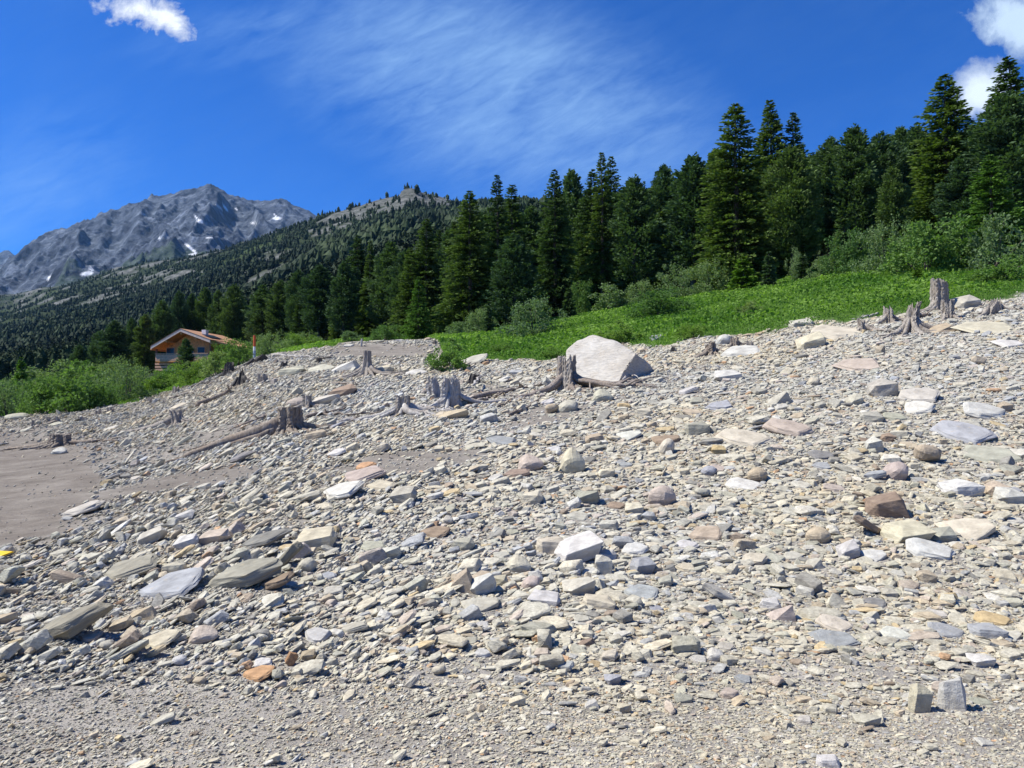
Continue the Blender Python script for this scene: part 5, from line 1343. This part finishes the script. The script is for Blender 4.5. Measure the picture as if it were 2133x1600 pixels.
# ------------------------------------------------------------------ chalet
M_LOG = m_plain('honey_wood', (.82, .38, .13), .6, 5, .3); M_PALE = m_plain('pale_board', (.78, .46, .27), .6, 6, .2)
M_RED = m_plain('red_brown_wood', (.3, .11, .06), .6, 6, .25); M_FASC = m_plain('bleached_fascia', (.8, .62, .48), .6, 4, .15)
M_TIN = m_plain('grey_roof', (.4, .22, .12), .7, 8, .2); M_GLASS = m_plain('window_glass', (.03, .04, .05), .1, 2, .1)
M_WHT = m_plain('white_paint', (.75, .75, .73), .5); M_BLUE = m_plain('blue_paint', (.04, .16, .5), .5); M_PANEL = m_plain('solar_glass', (.02, .04, .1), .15)
def m_masonry():
    m, nt, b = mat_new('stone_masonry', .9, .2); p = obj_co(nt)
    v = nt.nodes.new('ShaderNodeTexVoronoi'); v.inputs['Scale'].default_value = 3.2; L(nt, mapping(nt, p, (1, 1, 1.5)), v.inputs['Vector'])
    e = nt.nodes.new('ShaderNodeTexVoronoi'); e.feature = 'DISTANCE_TO_EDGE'; e.inputs['Scale'].default_value = 3.2; L(nt, mapping(nt, p, (1, 1, 1.5)), e.inputs['Vector'])
    s = nt.nodes.new('ShaderNodeSeparateColor'); L(nt, v.outputs['Color'], s.inputs[0])
    c = ramp(nt, s.outputs[0], [(0, (.28, .26, .25)), (.5, (.42, .38, .36)), (1, (.55, .5, .47))])
    c = mix(nt, ramp(nt, e.outputs[0], [(.03, 1.0), (.07, 0.0)]), c, (.1, .09, .085))
    L(nt, c, b.inputs['Base Color']); bump(nt, b, ramp(nt, e.outputs[0], [(.02, 0.0), (.12, 1.0)]), .8, .1); return m
M_MAS = m_masonry()
def chalet():
    Yc = 95; cx = (433-1066.5)/F*Yc; yaw = -math.radians(10)
    ze = CAMZ+Yc*ray(433, 712)[1]; 
    zg = gz(cx-4, Yc+3)
    o = empty('chalet', (cx, Yc, zg), yaw); tag(o, 'wooden alpine chalet with wide gabled roof and balcony above the shore bushes', 'chalet')
    e = ze-zg                                            # eave height above the ground; x runs left (negative), y back
    W = 7.7; D = 9.5; hwl = W/2; rise = 1.45; le = e-.7; ap = e+rise
    # roof: two slopes with overhang, apex at x=-W/2
    xa = -W/2; t = .22
    rf = MB()
    rf.prism([(xa, ap), (.15, e), (.15, e+t), (xa, ap+t), (-W-.15, le+t), (-W-.15, le)], .06, D)
    r_ = rf.build('roof', M_LOG, o)
    rf2 = MB(); rf2.prism([(.16, e-.01), (3.1, e-.72), (3.1, e-.56), (.16, e+.15)], 1.2, D-.6); rf2.build('side_roof', M_LOG, r_)
    tin = MB(); tin.prism([(.26, e+.154), (3.2, e-.556), (3.2, e-.5), (.26, e+.21)], 1.15, D-.5); tin.prism([(xa, ap+t+.004), (.25, e+t+.004), (.25, e+t+.07), (xa, ap+t+.07), (-W-.25, le+t+.07), (-W-.25, le+t+.004)], -.05, D+.1)
    tin.build('roof_covering', M_TIN, r_)
    fa = MB(); fa.prism([(xa, ap-.12), (.22, e-.12), (.22, e+t+.0), (xa, ap+t+.0), (-W-.22, le+t+.0), (-W-.22, le-.12)], -.03, .055)
    fa.build('fascia_board', M_FASC, r_)
    pf = MB()
    for i in range(5): pf.box((xa+(0 if i == 2 else (i-2)*2.05), D/2, (ap-.35 if i == 2 else ap-.35-abs(i-2)*(.62 if i > 2 else .95))), (.2, D-.2, .24))
    pf.build('purlins', M_LOG, r_)
    ch = MB(); ch.box((-2.6, 3.4, ap-.1), (.6, .6, 1.0)); ch.build('chimney', M_WHT, r_)
    sp = MB(); 
    Ms = Matrix.Translation((-1.1, 2.6, e+.9)) @ Matrix.Rotation(math.atan2(rise, W/2)*1.0, 4, 'Y')
    sp.box((0, 0, 0), (1.3, 2.6, .08), Ms); sp.build('solar_panel', M_PANEL, r_)
    # walls
    wl = MB(); y0, y1 = 1.9, D-.8; zb = e-2.55
    wl.prism([(-W+.9, zb), (-.9, zb), (-.9, e-.18+.2), (xa, ap-.12), (-W+.9, le+.12)], y0, y1)
    for k in range(9):
        wl.box((xa, y0-.03, zb+.15+k*.29), (W-1.76, .08, .2))
    wl.build('log_wall', M_LOG, o)
    st = MB(); st.box((xa, (y0+y1)/2+.05, zb/2-1.0), (W-1.4, y1-y0+.3, zb+2.0-.01)); st.build('stone_base', M_MAS, o)
    for (x, z, w, h) in ((-2.1, e-.95, .9, .85), (-3.6, e-.95, .8, .85), (-6.4, e-1.0, 1.0, .85)):
        f = MB(); f.box((x, y0-.09, z), (w+.16, .05, h+.16)); fo = f.build('window', M_PALE, o)
        g = MB(); g.box((x, y0-.125, z), (w, .03, h)); g.build('pane', M_GLASS, fo)
    f = MB(); f.box((-.88, 4.6, e-1.1), (.05, 2.2, .8)); fo = f.build('window', M_PALE, o); g = MB(); g.box((-.85, 4.6, e-1.1), (.03, 2.0, .65)); g.build('pane', M_GLASS, fo)
    bl = MB(); bz = e-2.3
    bl.box((xa, 1.1, bz-.08), (W-.5, 1.6, .14)); bl.box((.2-.9+.35, 4.4, bz-.08), (1.1, 5, .14))
    b_ = bl.build('balcony', M_LOG, o)
    pr = MB(); 
    for k in range(4): pr.box((xa, .32+.01*k, bz+.12+k*.2), (W-.45, .05, .17))
    pr.box((xa, .32, bz+.9), (W-.4, .14, .07)); pr.build('parapet', M_PALE, b_)
    p2 = MB()
    for k in range(4): p2.box((.05, 3.5, bz+.12+k*.2), (.05, 6.2, .17))
    p2.build('side_parapet', M_RED, b_)
    po = MB(); po.box((.0, .42, bz+1.1), (.16, .16, 2.2)); po.box((-W+.3, .42, bz+.75), (.16, .16, 1.5)); po.box((.0, 3.6, bz+1.1), (.14, .14, 2.2)); po.build('posts', M_RED, b_)
    # lower boards on the left below the balcony
    lb = MB()
    for k in range(3): lb.box((-W+2.0, .9, bz-.35-k*.36), (4.4, .08, .24))
    lb.build('lower_boards', M_PALE, o)
    bx = MB(); bx.box((-W+2.9, .55, bz-.15), (.5, .12, .32)); bx.build('blue_sign', M_BLUE, o)
    print('chalet e', e, 'zg', zg)
chalet()

# red topped marker post in the bushes, and the yellow corner at the left edge
def marker():
    p = xy_at(529, 54); zt = CAMZ+54*ray(529, 699)[1]; H = zt-p.z
    o = empty('marker_post', p); tag(o, 'slim marker post with red top and white middle among the bushes right of the chalet', 'marker post')
    M_OR = m_plain('orange_red_paint', (.55, .1, .03), .5); r = .09
    for nm, z0, z1, m in (('red_top', H*.55, H, M_OR), ('white_band', H*.38, H*.55, M_WHT), ('lower_shaft', -.3, H*.38, m_plain('grey_blue_post', (.3, .36, .45), .5))):
        b = MB(); n = 12; V = []
        for z, rr in ((z0, r), (z0+.02, r*1.04), (z1-.03, r*1.04), (z1, r*.9)):
            V += [(math.cos(6.2832*i/n)*rr, math.sin(6.2832*i/n)*rr, z) for i in range(n)]
        Fs = [(k*n+i, k*n+(i+1) % n, (k+1)*n+(i+1) % n, (k+1)*n+i) for k in range(3) for i in range(n)]+[tuple(range(n))[::-1], tuple(3*n+i for i in range(n))]
        b.add(V, Fs); b.build(nm, m, o)
marker()
def yellow():
    p = at(-14, 1168); Y = p.y; s = Y/F
    M_Y = m_plain('yellow_plastic', (.75, .5, .02), .45, 4, .08)
    V = [(-40*s, -.02, 7*s), (-40*s, .10, 9*s), (32*s, .06, 6.5*s), (20*s, -.02, 1*s), (-8*s, -.04, -8*s), (-40*s, -.05, -14*s)]
    V2 = [(x, y+.03, z-.012) for x, y, z in V]
    n = 6; Fs = [tuple(range(n)), tuple(range(2*n-1, n-1, -1))]+[(i, i+n, (i+1) % n+n, (i+1) % n) for i in range(n)]
    m = obj('yellow_board', mesh_from('yellow_board', V+V2, Fs, M_Y), None, (p.x, p.y, p.z+.05))
    tag(m, 'bright yellow pointed board corner poking in at the left edge', 'board')
yellow()
# leaning short post on the crest
def post():
    p = at(752, 722); o = empty('post', p); tag(o, 'short pale leaning post on the crest of the earth bank', 'post')
    b = MB(); b.tube([(0, 0, -.1), (.02, 0, .2), (.05, 0, .42)], [.06, .055, .05], 7, 3); b.build('shaft', M_STUMPW, o)
post()

# ------------------------------------------------------------------ light and sky
SUN_EL, SUN_AZ = math.radians(54), math.radians(-93)      # azimuth from the view direction, left is negative
sd = Vector((math.cos(SUN_EL)*math.sin(SUN_AZ), math.cos(SUN_EL)*math.cos(SUN_AZ), math.sin(SUN_EL)))
sl = bpy.data.lights.new('sun', 'SUN'); sl.energy = 5.0; sl.angle = math.radians(.5); sl.color = (1, .96, .87)
so = obj('sun', sl); so.rotation_euler = sd.to_track_quat('Z', 'Y').to_euler()
w = bpy.data.worlds.new('World'); SC.world = w; w.use_nodes = True; nt = w.node_tree
bg = nt.nodes['Background']; sky = nt.nodes.new('ShaderNodeTexSky'); sky.sky_type = 'NISHITA'; sky.sun_disc = False
sky.sun_elevation = SUN_EL; sky.sun_rotation = SUN_AZ % (2*PI); sky.altitude = 2000; sky.air_density = 1.0; sky.dust_density = .3; sky.ozone_density = 3
tc = nt.nodes.new('ShaderNodeTexCoord'); sp = nt.nodes.new('ShaderNodeSeparateXYZ'); L(nt, tc.outputs['Generated'], sp.inputs[0])
X_, Y_, Z_ = sp.outputs
yy = math_(nt, 'MAXIMUM', Y_, .05)
U = math_(nt, 'DIVIDE', X_, yy); Vv = math_(nt, 'DIVIDE', Z_, yy)                 # direction of the sky as tangents
cv = nt.nodes.new('ShaderNodeCombineXYZ'); L(nt, U, cv.inputs[0]); L(nt, Vv, cv.inputs[1])
def blob(cx, cy, rx, ry, ang, soft=.5):
    m = nt.nodes.new('ShaderNodeMapping'); m.vector_type = 'TEXTURE'
    u, t = ray(cx, cy); m.inputs['Location'].default_value = (u, t, 0); m.inputs['Rotation'].default_value = (0, 0, math.radians(ang)); m.inputs['Scale'].default_value = (rx/F, ry/F, 1)
    L(nt, cv.outputs[0], m.inputs[0]); ln = nt.nodes.new('ShaderNodeVectorMath'); ln.operation = 'LENGTH'; L(nt, m.outputs[0], ln.inputs[0])
    return ln.outputs['Value']
def sub(a, b): return math_(nt, 'SUBTRACT', a, b)
# cirrus streaks climbing to the right
mp = nt.nodes.new('ShaderNodeMapping'); mp.vector_type = 'TEXTURE'; mp.inputs['Rotation'].default_value = (0, 0, math.radians(20)); mp.inputs['Scale'].default_value = (.75, .24, 1); L(nt, cv.outputs[0], mp.inputs[0])
c1 = noise(nt, mp.outputs[0], 3.2, 9, .64, .55)
mp2 = nt.nodes.new('ShaderNodeMapping'); mp2.vector_type = 'TEXTURE'; mp2.inputs['Rotation'].default_value = (0, 0, math.radians(26)); mp2.inputs['Scale'].default_value = (.3, .085, 1); L(nt, cv.outputs[0], mp2.inputs[0])
c2 = noise(nt, mp2.outputs[0], 4.5, 8, .64, .45)
cs = math_(nt, 'ADD', math_(nt, 'MULTIPLY', c1, .56), math_(nt, 'MULTIPLY', c2, .44))
reg = math_(nt, 'MAXIMUM', ramp(nt, blob(1040, 190, 640, 290, -22), [(.35, 1.0), (1.0, 0.0)]), ramp(nt, blob(60, 400, 330, 200, 30), [(.1, .55), (1.0, 0.0)]))
reg = math_(nt, 'MAXIMUM', reg, ramp(nt, blob(560, 60, 330, 90, 10), [(.2, .6), (1.0, 0.0)]))
wide = noise(nt, cv.outputs[0], 2.2, 3, .5)
ci = math_(nt, 'MULTIPLY', ramp(nt, math_(nt, 'ADD', cs, math_(nt, 'MULTIPLY', reg, .16)), [(.42, 0.0), (.76, 1.0)]), math_(nt, 'ADD', math_(nt, 'MULTIPLY', reg, .93), .07))
base = sky.outputs[0]
hs = nt.nodes.new('ShaderNodeHueSaturation'); hs.inputs['Saturation'].default_value = 1.0; L(nt, base, hs.inputs['Color'])
skyc = mix(nt, 1, hs.outputs[0], (.12, .62, 1.42), 'MULTIPLY')
colr = mix(nt, math_(nt, 'MULTIPLY', ci, .54), skyc, (3.6, 6.0, 9.2))
def cumulus(mask, scale, thr, seedloc, colour):
    global colr
    m = nt.nodes.new('ShaderNodeMapping'); m.inputs['Location'].default_value = seedloc; L(nt, cv.outputs[0], m.inputs[0])
    n = noise(nt, m.outputs[0], scale, 8, .62, .3)
    v = math_(nt, 'ADD', sub(1.0, mask), math_(nt, 'MULTIPLY', sub(n, .5), 3.0))
    a = ramp(nt, v, [(thr-.1, 0.0), (thr+.15, .5), (thr+.55, 1.0)])
    sh = ramp(nt, v, [(thr+.1, .72), (thr+.9, 1.0)])
    colr = mix(nt, a, colr, mix(nt, 1, colour, sh, 'MULTIPLY'))
cumulus(math_(nt, 'MINIMUM', blob(300, 22, 120, 52, -12), blob(370, 55, 55, 40, -30)), 19, .3, (3, 1, 0), (9.2, 9.8, 10.8))
cumulus(blob(2110, 45, 110, 75, -40), 11, .2, (5, 2, 0), (5.8, 7.4, 9.6))
cumulus(blob(2050, 190, 75, 70, -10), 9, .15, (1, 7, 0), (8.0, 9.2, 10.8))
L(nt, colr, bg.inputs[0]); bg.inputs[1].default_value = .078

# ------------------------------------------------------------------ mountain air
HZ = True
if HZ:
    mb = MB(); mb.box((0, 2400, 640), (9000, 6000, 1480)); hz = mb.build('haze', None)
    m = bpy.data.materials.new('air'); m.use_nodes = True; n2 = m.node_tree; n2.nodes.remove(n2.nodes['Principled BSDF'])
    pv = n2.nodes.new('ShaderNodeVolumePrincipled'); pv.inputs['Color'].default_value = (.3, .6, 1, 1); pv.inputs['Density'].default_value = 3.5e-5; pv.inputs['Anisotropy'].default_value = .2
    n2.links.new(pv.outputs[0], n2.nodes['Material Output'].inputs['Volume']); hz.data.materials.append(m)
    tag(hz, kind='stuff')
SC.cycles.volume_bounces = 0; SC.cycles.max_bounces = 6
SC.view_settings.view_transform = 'Standard'; SC.view_settings.look = 'None'; SC.view_settings.exposure = .6; SC.view_settings.gamma = 1
for o_ in bpy.data.objects:
    if 'label' in o_ and not 4 <= len(o_['label'].split()) <= 16: print('BADLABEL', o_.name, o_['label'])
